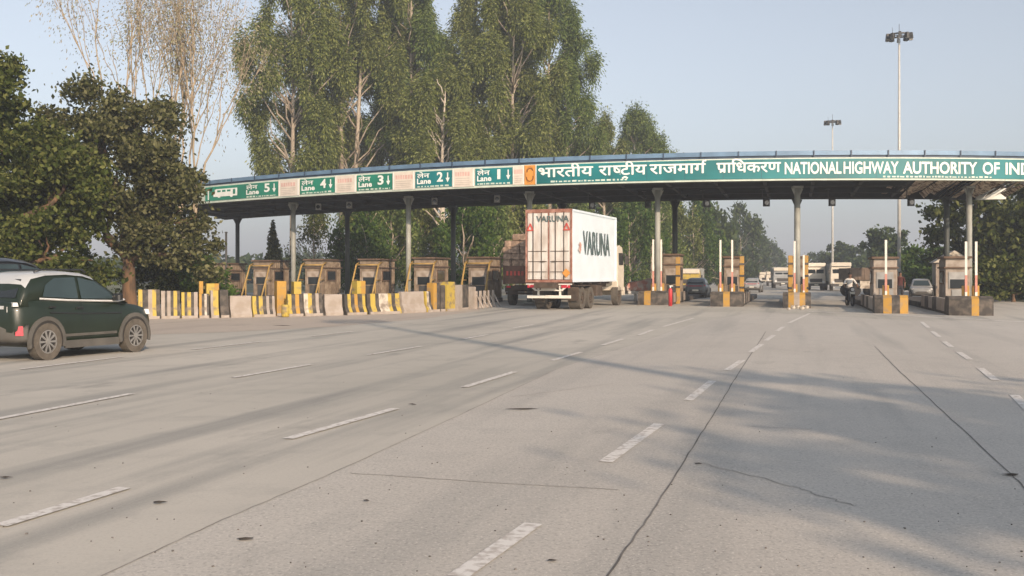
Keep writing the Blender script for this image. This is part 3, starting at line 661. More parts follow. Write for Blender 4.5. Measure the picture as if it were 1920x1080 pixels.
def limb(b, p, q, r0, r1, r, bend=.12, n=5, m=0):
    p, q = Vector(p), Vector(q); l = (q-p).length; pts = [p]; 
    for i in range(1, n):
        t = i/n; pts.append(p.lerp(q, t)+Vector((r.uniform(-1, 1), r.uniform(-1, 1), r.uniform(-.3, .8)))*l*bend*math.sin(math.pi*t)*.6)
    pts.append(q); b.tube(pts, [r0+(r1-r0)*i/n for i in range(n+1)], m, 7); return pts
def broad_tree(label, loc, lobes, trunk_h, tr, mt, seed, ncl=70, nl=190, rc=.75, L_=.26, Wd=.17, name='broadleaf_tree', group=None, fork=None, bark='bark', shell=.55):
    """lobes: (x,y,z,rx,ry,rz) relative to the trunk foot"""
    r = random.Random(seed); q = np.random.default_rng(seed)
    t = empty(name, label, 'tree', (loc[0], loc[1], 0), 0, group)
    b = MB(); top = Vector(fork) if fork else Vector((r.uniform(-.2, .2), r.uniform(-.2, .2), trunk_h))
    b.tube([(0, 0, -.05), (.0, 0, .15), (top.x*.4, top.y*.4, trunk_h*.5), top], [tr*1.5, tr*1.1, tr*.9, tr*.75], 0, 10)
    pts = []
    vol = [l[3]*l[4]*l[5] for l in lobes]; tv = sum(vol)
    for l, v in zip(lobes, vol):
        c = Vector(l[:3]); limb(b, top, c, tr*.55, tr*.12, r, .2)
        for k in range(4):
            d = Vector((r.gauss(0, 1), r.gauss(0, 1), r.gauss(.3, .8))).normalized(); e = c+Vector((d.x*l[3], d.y*l[4], d.z*l[5]))*.75
            limb(b, c.lerp(top, .35), e, tr*.26, tr*.05, r, .2, 4)
        for k in range(max(5, int(ncl*v/tv))):
            d = q.normal(size=3); d /= np.linalg.norm(d); rad = shell+(1.22-shell)*q.random()
            cc = np.array(l[:3])+d*np.array(l[3:])*rad
            if cc[2] < .3: cc[2] = .3+q.random()*.5
            rcl = rc*q.uniform(.45, 1.15)
            w_ = q.normal(size=(int(nl*rcl/rc), 3))*np.array((rcl*.55, rcl*.55, rcl*.42))
            pts.append(cc+w_)
    b.build('trunk', M[bark], t)
    C = np.concatenate(pts); C = C[C[:, 2] > .12]
    leaves('crown', C, L_, Wd, .25, M[mt], t, seed); return t
def euc(label, px, Y, top_py, spread, seed, mt='leaf_eu', bark='barkpale', base=5.0, ncl=70, lean=0.0, dens=900, group='eucalyptus trees behind the canopy', L_=.27, Wd=.10, tr=.28, twin=False, name='eucalyptus_tree', zmax=None, gap=.0):
    r = random.Random(seed); q = np.random.default_rng(seed)
    Ht = zmax if zmax else PZ(top_py, Y)
    t = empty(name, label, 'tree', (PX(px, Y), Y, 0), 0, group); b = MB(); pts = []
    stems = [lean]+([lean+.06] if twin else [])
    for si, ln in enumerate(stems):
        ax = [Vector((ln*z+r.uniform(-.18, .18)*(z/Ht)+si*.6, r.uniform(-.2, .2), z)) for z in np.linspace(0, Ht*.94, 9)]
        b.tube([(ax[0].x, ax[0].y, -.05)]+[tuple(a) for a in ax[1:]], [tr*(1-.85*i/8) for i in range(9)], 0, 8)
        def at(z): 
            f = min(7.999, z/(Ht*.94)*8); i = int(f); return ax[i].lerp(ax[i+1], f-i)
        n = int(ncl*.92)//len(stems)
        for k in range(n):
            u = r.random()**.8; z = base+(Ht-base)*u
            env = spread*(.55+.75*math.sin(math.pi*min(1, (u*.86+.1))))*(1 if u < .75 else (1-u)/.25*.75+.25)
            ang = r.uniform(0, 2*math.pi); rad = env*math.sqrt(r.uniform(.05, 1))
            s = at(max(1.5, z-rad*1.2)); e = Vector((s.x+math.cos(ang)*rad, s.y+math.sin(ang)*rad, z))
            if k % 2 == 0 and u < .9: limb(b, s, e, tr*.42*(1-.55*u), .03, r, .12, 4)
            if abs(e.x-s.x) < 1.0 and e.y < s.y and r.random() < .75: continue
            rx = r.uniform(.45, .95); rz = r.uniform(.9, 1.9)
            m_ = int(dens*rx*rz); w_ = q.normal(size=(m_, 3))*np.array((rx*.50, rx*.50, rz*.50)); w_[:, 2] -= rz*.3
            pts.append(np.array(e)+w_)
    b.build('trunk', M[bark], t); C = np.concatenate(pts); C = C[C[:, 2] > .4]
    leaves('crown', C, L_, Wd, 1.0, M[mt], t, seed); return t

# near dark trees on the left
Y = 43.0; X = PX(243, Y)
broad_tree('dark green tree with forked brown trunk beside the barriers', (X, Y), [(-.5, 0, 5.9, 2.5, 2.5, 2.5), (1.4, -.3, 5.3, 1.5, 1.9, 2.0), (1.7, .2, 3.4, 1.2, 1.5, 1.3), (2.5, .1, 2.5, .9, 1.0, 1.0), (.3, .3, 3.7, 1.2, 1.4, .9), (-1.9, .2, 8.1, 1.6, 1.6, 1.4), (.3, .2, 8.0, 1.3, 1.4, 1.1), (-2.4, .2, 4.8, 1.5, 1.8, 1.5), (2.2, .1, 4.4, 1.0, 1.3, 1.3), (-3.0, .3, 6.6, 1.1, 1.2, 1.1)], 2.4, .30, 'leaf_dk2', 21, 150, 420, .66, .20, .125, fork=(-.05, 0, 2.2))
Y = 37.0
broad_tree('dense dark tree at the left picture edge behind the car', (PX(20, Y), Y), [(-.8, 0, 5.6, 2.6, 2.6, 2.9), (-1.2, .2, 8.4, 1.4, 1.5, 1.2), (1.3, -.3, 4.0, 1.9, 1.8, 2.0), (.4, -.4, 2.0, 2.2, 1.6, 1.3), (2.0, .3, 5.4, 1.3, 1.5, 1.6), (1.9, .2, 2.2, 1.4, 1.4, 1.2), (-2.6, 0, 3, 1.8, 1.6, 1.8)], 1.8, .30, 'leaf_dk', 22, 150, 420, .68, .20, .125)
broad_tree('leafy dark shrub below the trees behind the car', (PX(110, 41), 41), [(0, 0, 1.6, 1.9, 1.2, 1.4), (-2.0, .2, 2.0, 1.7, 1.2, 1.6)], .6, .12, 'leaf_dk', 23, 44, 260, .55, .19, .13, name='shrub')
broad_tree('low black green hedge in the shade behind the barriers', (PX(322, 47), 47), [(-.9, 0, 1.3, 1.2, .8, 1.2), (.5, .1, 1.2, 1.1, .8, 1.1)], .3, .08, 'leaf_dk', 24, 60, 260, .45, .17, .12, name='hedge')
broad_tree('bright green bush left of the leftmost booth', (PX(380, 46), 46), [(0, 0, 1.3, .85, .8, 1.2), (.5, .1, .8, .7, .7, .8)], .4, .07, 'leaf_bush', 25, 36, 130, .4, .2, .13, name='bush')
# pale bare tree far left
def dry_tree(label, px, Y, Ht, seed, spread, name='dry_tree'):
    r = random.Random(seed); q = np.random.default_rng(seed); t = empty(name, label, 'tree', (PX(px, Y), Y, 0)); b = MB(); tips = []
    def grow(p, d, l, rad, lev):
        q_ = p+d*l; pts = limb(b, p, q_, rad, rad*.62, r, .07, 4)
        if lev >= 2: tips.extend([q_, p.lerp(q_, .5)])
        if lev == 5: return
        for k in range(3 if lev < 2 else 2+(r.random() < .5)):
            a = r.uniform(0, 6.28); sp = spread*r.uniform(.5, 1.2)
            nd = (d+Vector((math.cos(a)*sp, math.sin(a)*sp*.7, .28))).normalized(); grow(pts[-1-(k % 2)], nd, l*r.uniform(.58, .82), rad*.6, lev+1)
    for dx, hh in ((-.34, 1.15), (-.06, 1.0), (.10, 1.0), (-.2, 1.0)):
        grow(Vector((dx*.8, 0, 0)), Vector((dx, r.uniform(-.1, .1), 1)).normalized(), Ht*.27*hh, .13, 0)
    b.build('trunk', M['barkdry'], t)
    P_ = np.concatenate([np.array(x)+q.normal(size=(int(r.uniform(0, 13)), 3))*np.array((.55, .55, .95))-np.array((0, 0, .6)) for x in tips])
    leaves('crown', P_, .19, .07, .9, M['leaf_dry'], t, seed); return t
dry_tree('tall half bare tree with pale tan branches above the dark trees', 345, 64, 25, 31, .32)
# eucalyptus wall
euc('leftmost tall eucalyptus with pale trunk left of the group', 548, 84, -90, 3.4, 41, base=9, ncl=130, twin=False)
euc('tall eucalyptus with two pale stems behind lane 4 sign', 640, 90, -160, 4.2, 42, base=5.5, ncl=150, twin=True, mt='leaf_eu')
euc('tall olive eucalyptus in the middle of the group', 715, 97, -150, 4.2, 43, base=4, ncl=160, mt='leaf_eu')
euc('tall eucalyptus with dense crown right of the middle of the left clump', 770, 92, -110, 3.0, 44, base=5, ncl=130, mt='leaf_eu2')
euc('eucalyptus with bright white lower trunk behind lane 2 sign', 829, 86, 120, 3.0, 45, base=6.5, ncl=62, bark='barkwhite', tr=.30, lean=.01)
euc('tall eucalyptus right of the gap of sky', 905, 95, -80, 3.7, 46, base=4, ncl=140, mt='leaf_eu')
euc('tall eucalyptus with many bare grey limbs', 962, 90, -70, 3.9, 47, base=5, ncl=140, mt='leaf_eu', bark='barkpale')
euc('broad green eucalyptus at the right side of the tall group', 1030, 96, -38, 4.3, 48, base=3.5, ncl=160, mt='leaf_eu2')
euc('eucalyptus forming the right shoulder of the tall group', 1062, 101, 105, 3.0, 49, base=3, ncl=90, mt='leaf_eu2')
euc('shorter eucalyptus right of the tall group', 1132, 106, 226, 2.6, 50, base=3, ncl=80, mt='leaf_eu')
euc('rounded eucalyptus standing highest behind the board start', 1190, 110, 212, 3.6, 51, base=3, ncl=110, mt='leaf_eu2')
euc('low eucalyptus at the right end behind the roof edge', 1236, 118, 280, 2.6, 52, base=3, ncl=60, mt='leaf_eu')
# dark thin tree and lower growth under the canopy
euc('dark drooping young tree between the first columns', 588, 80, 395, 1.5, 53, base=1.0, ncl=32, mt='leaf_dk', tr=.10, name='young_tree', group=None, dens=120)
r_ = random.Random(60)
und = ['leafy young tree below lane 3 sign seen under the canopy', 'leafy young tree under the canopy right of the second column', 'leafy young tree left of the white trunk', 'leafy young tree right of the white trunk', 'bright green young tree left of the loaded truck', 'young tree rising behind the container truck', 'young tree right of the container truck', 'young tree behind the truck side island', 'young tree left of the brown booth', 'young tree right of the dark back column']
for i, px in enumerate((690, 735, 790, 868, 925, 985, 1180, 1222, 1260, 1300)):
    Y = 78+(i % 3)*5 if i < 6 else 96+(i-6)*7
    euc(und[i], px, Y, 375-(i % 2)*10, 2.0 if i < 6 else 2.6, 61+i, base=1.2, ncl=46, mt=('leaf_bush', 'leaf_eu2', 'leaf_eu')[i % 3], tr=.12, name='young_tree', group='young trees under the canopy line', dens=230, L_=.32, Wd=.16)
# trees receding along the left of the road beyond the plaza
rec = [(1318, 130, 372, 3.0, 'hazy tree beyond the brown booth'), (1345, 150, 400, 2.6, 'hazy tree left of the pointed far tree'), (1388, 165, 388, 3.0, 'pointed hazy tree standing highest along the far road'), (1412, 195, 425, 2.8, 'hazy far tree right of the pointed one'), (1436, 230, 452, 3.0, 'hazy far tree above the distant vans'), (1455, 280, 475, 3.2, 'farthest hazy tree at the road end')]
for i, (px, Y, tp, sp, lb) in enumerate(rec): euc(lb, px, Y, tp, sp, 80+i, base=.8, ncl=60, mt='leaf_far', tr=.2, name='roadside_tree', group='trees receding along the far road', dens=60, L_=.8, Wd=.34)
# conifer-like dark shrub between first columns
def cone_tree(label, px, Y, tp, rad, seed, mt='leaf_dk'):
    q = np.random.default_rng(seed); t = empty('cypress_tree', label, 'tree', (PX(px, Y), Y, 0)); Hh = PZ(tp, Y); b = MB(); b.tube([(0, 0, 0), (0, 0, Hh*.9)], [.12, .02], 0, 7); b.build('trunk', M['bark'], t)
    z = Hh*(1-np.sqrt(q.random(5200))); a = q.uniform(0, 6.283, 5200); rr_ = rad*(1-z/Hh)**.8*(.75+.25*np.sin(a*3+z*2.2))*np.sqrt(q.random(5200)); C = np.stack([np.cos(a)*rr_, np.sin(a)*rr_, np.maximum(z, .1)], 1)
    leaves('crown', C, .26, .12, -.3, M[mt], t, seed)
cone_tree('narrow pointed dark cypress between the first columns', 512, 72, 412, 1.25, 91)
one_pole = empty('thin_post', 'thin dark post standing behind the leftmost booth', 'post', (PX(424, 66), 66, 0)); one('shaft', M['darkmet'], one_pole, lambda b: b.tube([(0, 0, 0), (0, 0, PZ(436, 66))], .07, 0, 8)); one('cap', M['darkmet'], one_pole, lambda b: b.box((0, 0, PZ(436, 66)+.02), (.16, .16, .05)))
# right-hand side growth
Y = 72
broad_tree('big dark tree on the right behind the last booth', (PX(1850, Y), Y), [(-1.5, 0, 4.6, 2.6, 2.4, 2.6), (1.8, 0, 4.4, 3.0, 2.6, 3.0), (-1.6, -.3, 6.6, 1.8, 1.8, 1.4), (3.8, 0, 3.4, 2.6, 2.4, 3.0), (.5, 0, 1.8, 3.6, 2.0, 1.6), (4.5, 0, 6.2, 2.2, 2, 1.6)], 2.2, .3, 'leaf_dk', 101, 170, 130, .8, .36, .24)
broad_tree('dark dense tree cut by the right picture edge', (PX(1960, 64), 64), [(0, 0, 4.4, 2.6, 2.4, 3.0), (-1.2, 0, 2.2, 2.6, 2, 2.0), (1, 0, 1.4, 3, 2, 1.4)], 1.8, .28, 'leaf_dk', 102, 120, 130, .8, .36, .24)
broad_tree('low dark undergrowth at the right edge beside the lane', (PX(1900, 58), 58), [(0, 0, 1.2, 2.6, 1.2, 1.3), (2, 0, 1.3, 2.0, 1.2, 1.4)], .4, .1, 'leaf_dk', 106, 60, 130, .6, .28, .19, name='hedge')
broad_tree('bright green bush between the two pale booths', (PX(1728, 88), 88), [(0, 0, 1.9, 2.6, 2, 1.9), (1.8, 0, 2.2, 1.6, 1.6, 1.6), (-1.6, 0, 1.6, 1.6, 1.5, 1.4)], .8, .14, 'leaf_bush', 103, 80, 120, .7, .4, .27, name='bush')
broad_tree('round hazy tree above the pale booth beside the motorcyclist', (PX(1664, 120), 120), [(0, 0, 5.2, 2.4, 2.2, 2.0), (-1.2, 0, 4.4, 1.4, 1.4, 1.3), (1.3, 0, 4.5, 1.4, 1.4, 1.4)], 3.2, .22, 'leaf_far', 104, 70, 100, .6, .5, .3)
for i, (px, Y, tp, rd, lb) in enumerate(((1578, 170, 461, 4.0, 'hazy tree above the right far truck'), (1617, 165, 470, 3.4, 'green tree above the long trailer'), (1535, 215, 474, 4.2, 'distant hazy tree above the left far truck'), (1640, 180, 478, 3.4, 'distant tree left of the pale booth'), (1790, 110, 470, 3.2, 'tree behind the rightmost booth'))):
    zt = PZ(tp, Y); broad_tree(lb, (PX(px, Y), Y), [(0, 0, zt*.55, rd*.9, rd*.8, zt*.42), (rd*.4, 0, zt*.4, rd*.7, rd*.6, zt*.36), (-rd*.5, 0, zt*.4, rd*.7, rd*.6, zt*.34)], 1.5, .2, 'leaf_far', 110+i, 80, 80, .8, .7, .42, name='roadside_tree')
# far-off woods closing the horizon
def woods(label, x0, x1, Y0, Y1, h0, h1, n, seed):
    q = np.random.default_rng(seed); m_ = n//60
    bx = q.uniform(x0, x1, m_); by = q.uniform(Y0, Y1, m_); bh = q.uniform(h0, h1, m_); br = q.uniform(2.2, 4.2, m_); pts = []
    for i in range(m_):
        d = q.normal(size=(60, 3)); d /= np.linalg.norm(d, axis=1)[:, None]; d *= (q.random((60, 1))**.4); pts.append(np.array((bx[i], by[i], bh[i]*.5))+d*np.array((br[i], br[i], bh[i]*.5)))
    C = np.concatenate(pts); C[:, 2] = np.maximum(C[:, 2], .3); o = leaves('distant_woods', C, 1.5, 1.0, 0, M['leaf_far'], None, seed); tag(o, label, 'woods', kind='stuff')
woods('low distant woods behind the left lanes', -125, -38, 190, 240, 4.0, 6.2, 20000, 120)
woods('low distant woods behind the middle trees', -60, 66, 250, 300, 4, 9, 20000, 121)
woods('low distant woods right of the far road', 118, 260, 250, 310, 4, 8, 20000, 122)
# roadside things behind the viewpoint that throw the shade on the right
broad_tree('leafy roadside tree outside the frame shading the right foreground', (14.8, -11.8), [(0, 0, 7.6, 3.6, 3.4, 2.6), (-2.2, 1.0, 6.6, 2.4, 2.2, 2.0), (2.4, -.8, 6.8, 2.6, 2.4, 2.0), (.4, 1.5, 5.2, 2.6, 2.2, 1.6)], 3.5, .3, 'leaf_dk', 130, 130, 150, .85, .34, .22)

# ------------------------------------------------------------------ light masts
def mast(px, Y, top, base_off, lb, r0=.15):
    x = PX(px, Y); h = PZ(top, Y); t = empty('light_mast', lb, 'light mast', (x, Y, 0), 0, 'high mast lights')
    one('pole', M['mast'], t, lambda b: (b.tube([(0, 0, 0), (0, 0, h*.5), (0, 0, h)], [r0, r0*.75, r0*.45], 0, 12), b.disc((0, 0, .06), 'z', r0*1.8, .1)))
    one('ring', M['darkmet'], t, lambda b: (b.disc((0, 0, h), 'z', .85, .10, 0, 20, .72), [b.tube([(0, 0, h), (.78*math.cos(q), .78*math.sin(q), h)], .04, 0, 5) for q in np.linspace(0, 4.71, 4)], b.tube([(0, 0, h), (0, 0, h+.9)], .02, 0, 5), b.tube([(-.5, 0, h), (-.55, 0, h+.6)], .015, 0, 5)))
    for k in range(10):
        q = 2*math.pi*k/10; c, s = math.cos(q), math.sin(q)
        f = one('floodlight', M['darkmet'], t, lambda b: (b.box((0, 0, 0), (.34, .26, .42), 0, q, .75), b.tube([(0, 0, -.15), (-.2*c, -.2*s, .1)], .03, 0, 5)), loc=(c*.88, s*.88, h-.16+.05*(k % 2)))
        one('lens', M['steel'], f, lambda b: b.box((.02*c, .02*s, -.22), (.26, .2, .02), 0, q))
    return t
mast(1686, 80, 66, 0, 'tall light mast at the right with a ring of floodlights')
mast(1561, 124, 228, 0, 'farther thin light mast above the distant trucks', .15)
m3 = mast(960, 80, 66, 0, 'light mast outside the frame that shadows the road', .30); m3.location = (15.6, -15.8, 0)

# ------------------------------------------------------------------ vehicles
def V_(name, **k): return mat(name, **k)
M['cargreen'] = mat('car_dark_green', (.012, .021, .012), .38, var=.1, coat=.2)
M['carwhite'] = mat('car_roof_white', (.48, .50, .505), .3, var=.04, coat=.4)
M['carsilver'] = mat('car_silver', (.30, .31, .31), .35, var=.08, coat=.4)
M['cargrey'] = mat('car_grey', (.13, .14, .145), .35, var=.08, coat=.4)
M['carblack'] = mat('car_black', (.015, .016, .016), .3, var=.1, coat=.5)
M['clad'] = mat('grey_cladding', (.09, .085, .075), .75, var=.25)
M['glass'] = mat('car_glass', (.035, .055, .06), .07, var=.15, scale=1.5)
M['lampred'] = mat('lamp_red', (.50, .03, .05), .25)
M['lampclear'] = mat('lamp_clear', (.70, .70, .68), .2, var=.1)
M['plate'] = mat('number_plate', (.62, .60, .50), .5)
def wheel(t, x, y, r, wd, side, tyre='dustrubber', rimm='steel', spokes=10):
    wt = one('wheel', [M[tyre], M['rubber']], t, lambda b: (b.disc((x, y, r), 'y', r, wd, 0, 28, r*.64), b.disc((x, y+side*(wd*.32), r), 'y', r*.66, .02, 1, 20)))
    def rim(b):
        yy = y+side*(wd*.42); b.disc((x, yy, r), 'y', r*.66, .03, 0, 28, r*.58); b.disc((x, yy, r), 'y', r*.14, .04, 0, 12)
        for k in range(spokes):
            q = 2*math.pi*k/spokes; w2 = r*.042
            c, s = math.cos(q), math.sin(q); pts = [(x+c*r*.1-s*w2, yy, r+s*r*.1+c*w2), (x+c*r*.1+s*w2, yy, r+s*r*.1-c*w2), (x+c*r*.6+s*w2*1.5, yy, r+s*r*.6-c*w2*1.5), (x+c*r*.6-s*w2*1.5, yy, r+s*r*.6+c*w2*1.5)]
            b.add([(a, bb+side*.015, cc) for a, bb, cc in pts]+pts, [(0, 1, 2, 3), (4, 5, 6, 7), (0, 4, 7, 3), (1, 5, 6, 2)])
    one('rim', M[rimm], wt, rim)
def car(label, loc, heading, body, roof, detail=True, group=None, sx=1.0, name='parked_car', cat='car'):
    """local x points forward, y to the car's left"""
    t = empty(name, label, cat, (loc[0], loc[1], 0), heading, group)
    S = [(-1.86, .50, .98, .66), (-1.82, .38, 1.03, .76), (-1.66, .27, 1.08, .83), (-1.3, .23, 1.09, .865), (-.7, .21, 1.06, .87), (0, .21, 1.03, .87), (.6, .21, 1.0, .87), (.98, .21, .985, .86), (1.35, .23, .94, .84), (1.62, .28, .885, .79), (1.80, .34, .80, .71), (1.87, .42, .70, .60)]
    rings = []
    for x, zl, zb, hw in S:
        half = [(hw*.80, zl), (hw*.95, zl+.08), (hw*.995, zl+.30*(zb-zl)), (hw, zl+.55*(zb-zl)), (hw*.975, zl+.80*(zb-zl)), (hw*.92, zb-.015), (hw*.85, zb+.005), (hw*.45, zb+.035)]
        rings.append([(x*sx, y, z) for y, z in half]+[(x*sx, -y, z) for y, z in reversed(half)])
    b = MB(); b.loft(rings, 0, True, True)
    ytop = lambda z: .80-.36*(z-1.04)
    GP = [(1.02, 1.0), (.62, 1.27), (.22, 1.50), (-.05, 1.57), (-.5, 1.60), (-1.0, 1.585), (-1.38, 1.52), (-1.56, 1.36), (-1.74, 1.09)]
    gr = []
    for x, zt in GP:
        yb = .80; half = [(yb, .98), (max(ytop(zt-.06), .5), max(zt-.06, .985)), (max(ytop(zt-.06), .5)-.10, max(zt, .99)), (.3, max(zt, .99)+.015)]
        gr.append([(x*sx, y, z) for y, z in half]+[(x*sx, -y, z) for y, z in reversed(half)])
    b.loft(gr, 0, True, True)
    bo = b.build('body', M[body], t)
    b = MB(); rr_ = []
    for x, zt in GP[2:8]:
        y = ytop(zt-.06); half = [(y+.012, zt-.05), (y-.09, zt+.012), (.3, zt+.027)]; rr_.append([(x*sx, q, z) for q, z in half]+[(x*sx, -q, z) for q, z in reversed(half)])
    b.loft(rr_, 0, True, False, False); b.build('roof', M[roof], t)
    def yw(z): return .80+(ytop(1.55)-.80)*(z-.98)/(1.55-.98)+.014
    def winpoly(b, pts, s): b.add([(x*sx, s*yw(z), z) for x, z in pts], [tuple(range(len(pts)))])
    for s in (-1, 1):
        one('side_window', M['glass'], t, lambda b: winpoly(b, [(.66, 1.08), (.58, 1.20), (.22, 1.42), (-.20, 1.50), (-.22, 1.10)], s), normals=False)
        one('side_window', M['glass'], t, lambda b: winpoly(b, [(-.30, 1.10), (-.28, 1.50), (-.80, 1.49), (-1.06, 1.36), (-1.18, 1.15)], s), normals=False)
    def ws(x0, z0, x1, z1, o):
        return lambda b: b.add([(x0*sx+o, .66, z0), (x0*sx+o, -.66, z0), (x1*sx+o, -.52, z1), (x1*sx+o, .52, z1)], [(0, 1, 2, 3)])
    one('windshield', M['glass'], t, ws(.95, 1.07, .30, 1.48, .045), normals=False)
    one('rear_window', M['glass_dark'], t, ws(-1.70, 1.14, -1.43, 1.47, -.035), normals=False)
    wb = 1.16*sx; r = .335
    for s in (-1, 1):
        for x in (-wb-.02, wb+.02):
            wheel(t, x, s*.80, r, .21, s)
            one('wheel_arch', [M['clad'], M['rubber']], t, lambda b: (arch(b, x, s*.872, r+.05, r+.125, .02, 0), arch(b, x, s*.868, 0, r+.055, .014, 1)))
        one('sill_cladding', M['clad'], t, lambda b: b.box((0, s*.855, .26), (2*wb-2*r-.2, .04, .14)))
        one('mirror', M['carblack'], t, lambda b: (b.box((.62*sx, s*.93, 1.12), (.14, .20, .13), 0, 0, 1, .03), b.box((.64*sx, s*.84, 1.07), (.06, .1, .05))))
        one('headlight', M['lampclear'], t, lambda b: b.box((1.66*sx, s*.68, .80), (.2, .2, .1), 0, s*.6, .8))
        tl = one('tail_light', M['lampclear'] if detail else M['lampred'], t, lambda b: (b.box((-1.77*sx, s*.66, 1.02), (.10, .26, .07), 0, s*.5, .8), b.box((-1.80*sx, s*.55, .93), (.1, .12, .10), 0, s*.3)))
        one('door_gap', M['carblack'], t, lambda b: [b.loft([[(x*sx-.006, s*(hw_+.004), z), (x*sx+.006, s*(hw_+.004), z)] for hw_, z in ((.862, .36), (.868, .55), (.872, .70), (.852, .90), (.80, 1.03))], 0, False, False, False) for x in (-.26, .80, -1.02)], normals=False)
        if detail:
            one('fog_reflector', M['lampred'], t, lambda b: b.box((-1.72*sx, s*.74, .55), (.14, .14, .17), 0, s*.7, .9))
            one('belt_trim', M['lampclear'], t, lambda b: b.loft([[(x*sx, s*(yw(z)+.012-(.02 if x > .5 else 0)), z+.018), (x*sx, s*(yw(z)+.03), z), (x*sx, s*(yw(z)+.012), z-.018)] for x, z in ((-1.28, 1.115), (-.6, 1.075), (0, 1.055), (.5, 1.04), (.75, 1.035), (.95, 1.06))], 0, False, True))
            one('door_handle', M['carblack'], t, lambda b: (b.box((-.35*sx, s*.872, .93), (.16, .03, .03)), b.box((-1.05*sx, s*.868, .96), (.14, .03, .03))))
            one('door_crease', M['carblack'], t, lambda b: b.loft([[(x*sx, s*.8705, z+.012), (x*sx, s*.878, z), (x*sx, s*.8705, z-.012)] for x, z in ((-1.1, .86), (-.3, .82), (.8, .80))], 0, False, True))
            one('door_trim', M['clad'], t, lambda b: b.box((-.1*sx, s*.866, .43), (1.5*sx, .03, .05)))
            one('roof_rail', M['carblack'], t, lambda b: b.tube([(.1*sx, s*.56, 1.60), (.0, s*.56, 1.645), (-1.0*sx, s*.555, 1.645), (-1.2*sx, s*.55, 1.60)], .018, 0, 6))
    one('rear_bumper', M['clad'], t, lambda b: b.loft([[(x*sx, y, .30), (x*sx-.05, y, .42), (x*sx-.05, y, .58), (x*sx, y, .66)] for x, y in ((-1.60, -.86), (-1.78, -.72), (-1.86, -.3), (-1.86, .3), (-1.78, .72), (-1.60, .86))], 0, True, True))
    one('front_bumper', M['clad'], t, lambda b: b.loft([[(x*sx, y, .26), (x*sx+.04, y, .36), (x*sx+.04, y, .52), (x*sx, y, .6)] for x, y in ((1.62, -.80), (1.80, -.66), (1.87, -.3), (1.87, .3), (1.80, .66), (1.62, .80))], 0, True, True))
    one('number_plate', M['plate'], t, lambda b: b.box((-1.925*sx, 0, .62), (.02, .5, .13)))
    one('tailgate_trim', M['carwhite'] if detail else M['lampred'], t, lambda b: b.box((-1.855*sx, 0, .965), (.05, 1.0, .06)))
    return t
def arch(b, x, y, r0, r1, th, m):
    n = 18; vs = []
    for k in range(n+1):
        q = -.25+(math.pi+.5)*k/n
        for rr_ in (max(r0, .001), r1):
            for yy in (y-th, y+th): vs.append((x+rr_*math.cos(q), yy, .335+rr_*math.sin(q)))
    fs = []
    for k in range(n):
        a, c = 4*k, 4*k+4; fs += [(a, a+2, c+2, c), (a+1, c+1, c+3, a+3), (a+2, a+3, c+3, c+2), (a, c, c+1, a+1)]
    b.add(vs, fs, m)
hd = R(90-24)
car('dark green hatchback with white roof and dusty wheels at the left edge', (-8.60, 19.3), hd, 'cargreen', 'carwhite', True, name='green_car').scale = (.885, .96, .98)
car('dark car with only its roof showing behind the green car', (-11.5, 22.9), R(90-18), 'carblack', 'carblack', False, name='dark_car').scale = (1.1, 1.1, 1.17)
car('grey car driving off in the lane right of the brown booth', (PX(1309, 70), 70), R(90-17), 'cargrey', 'cargrey', False, name='grey_car').scale = (.84,)*3
car('pale car at the far left of the middle lane', (PX(1413, 92), 92), R(90-20), 'carsilver', 'carsilver', False, name='pale_car').scale = (.8,)*3
car('small silver car in the rightmost lane before the bush', (PX(1727, 67), 67), R(270-20), 'carsilver', 'carsilver', False, name='silver_car').scale = (.8,)*3

M['contwhite'] = mat('container_white', (.70, .79, .85), .5, var=.05, scale=1.2)
M['contdoor'] = mat('container_door', (.66, .64, .60), .6, col2=(.47, .41, .36), scale=2.2, mix=(.38, .6), stretch=(1, 1, .4))
M['rust'] = mat('rust_frame', (.40, .22, .17), .8, col2=(.25, .11, .075), scale=4)
M['rusty'] = mat('chassis_grime', (.075, .055, .04), .9, var=.4)
M['brick'] = mat('load_red', (.22, .11, .075), .85, col2=(.13, .08, .055), scale=2.5)
M['load'] = mat('sack_cloth', (.46, .33, .24), .95, col2=(.22, .155, .11), scale=5)
M['cabcream'] = mat('cab_cream', (.62, .56, .46), .5, var=.08)
M['cabdark'] = mat('cab_dark', (.06, .055, .05), .6, var=.2)
M['ink'] = mat('sign_ink', (.085, .13, .13), .6, var=.2)
M['redmark'] = mat('warning_red', (.55, .08, .06), .6)
def twheel(t, x, y, r, s, wd=.28):
    wt = one('wheel', M['dustrubber'], t, lambda b: (b.disc((x, y, r), 'x', r, wd, 0, 26, r*.56), b.disc((x+s*.04, y, r), 'x', r*.58, wd*.4, 0, 20)))
    one('rim', M['rusty'], wt, lambda b: (b.disc((x+s*wd*.40, y, r), 'x', r*.57, .03, 0, 22, r*.42), b.disc((x+s*wd*.34, y, r), 'x', r*.2, .1, 0, 12)))
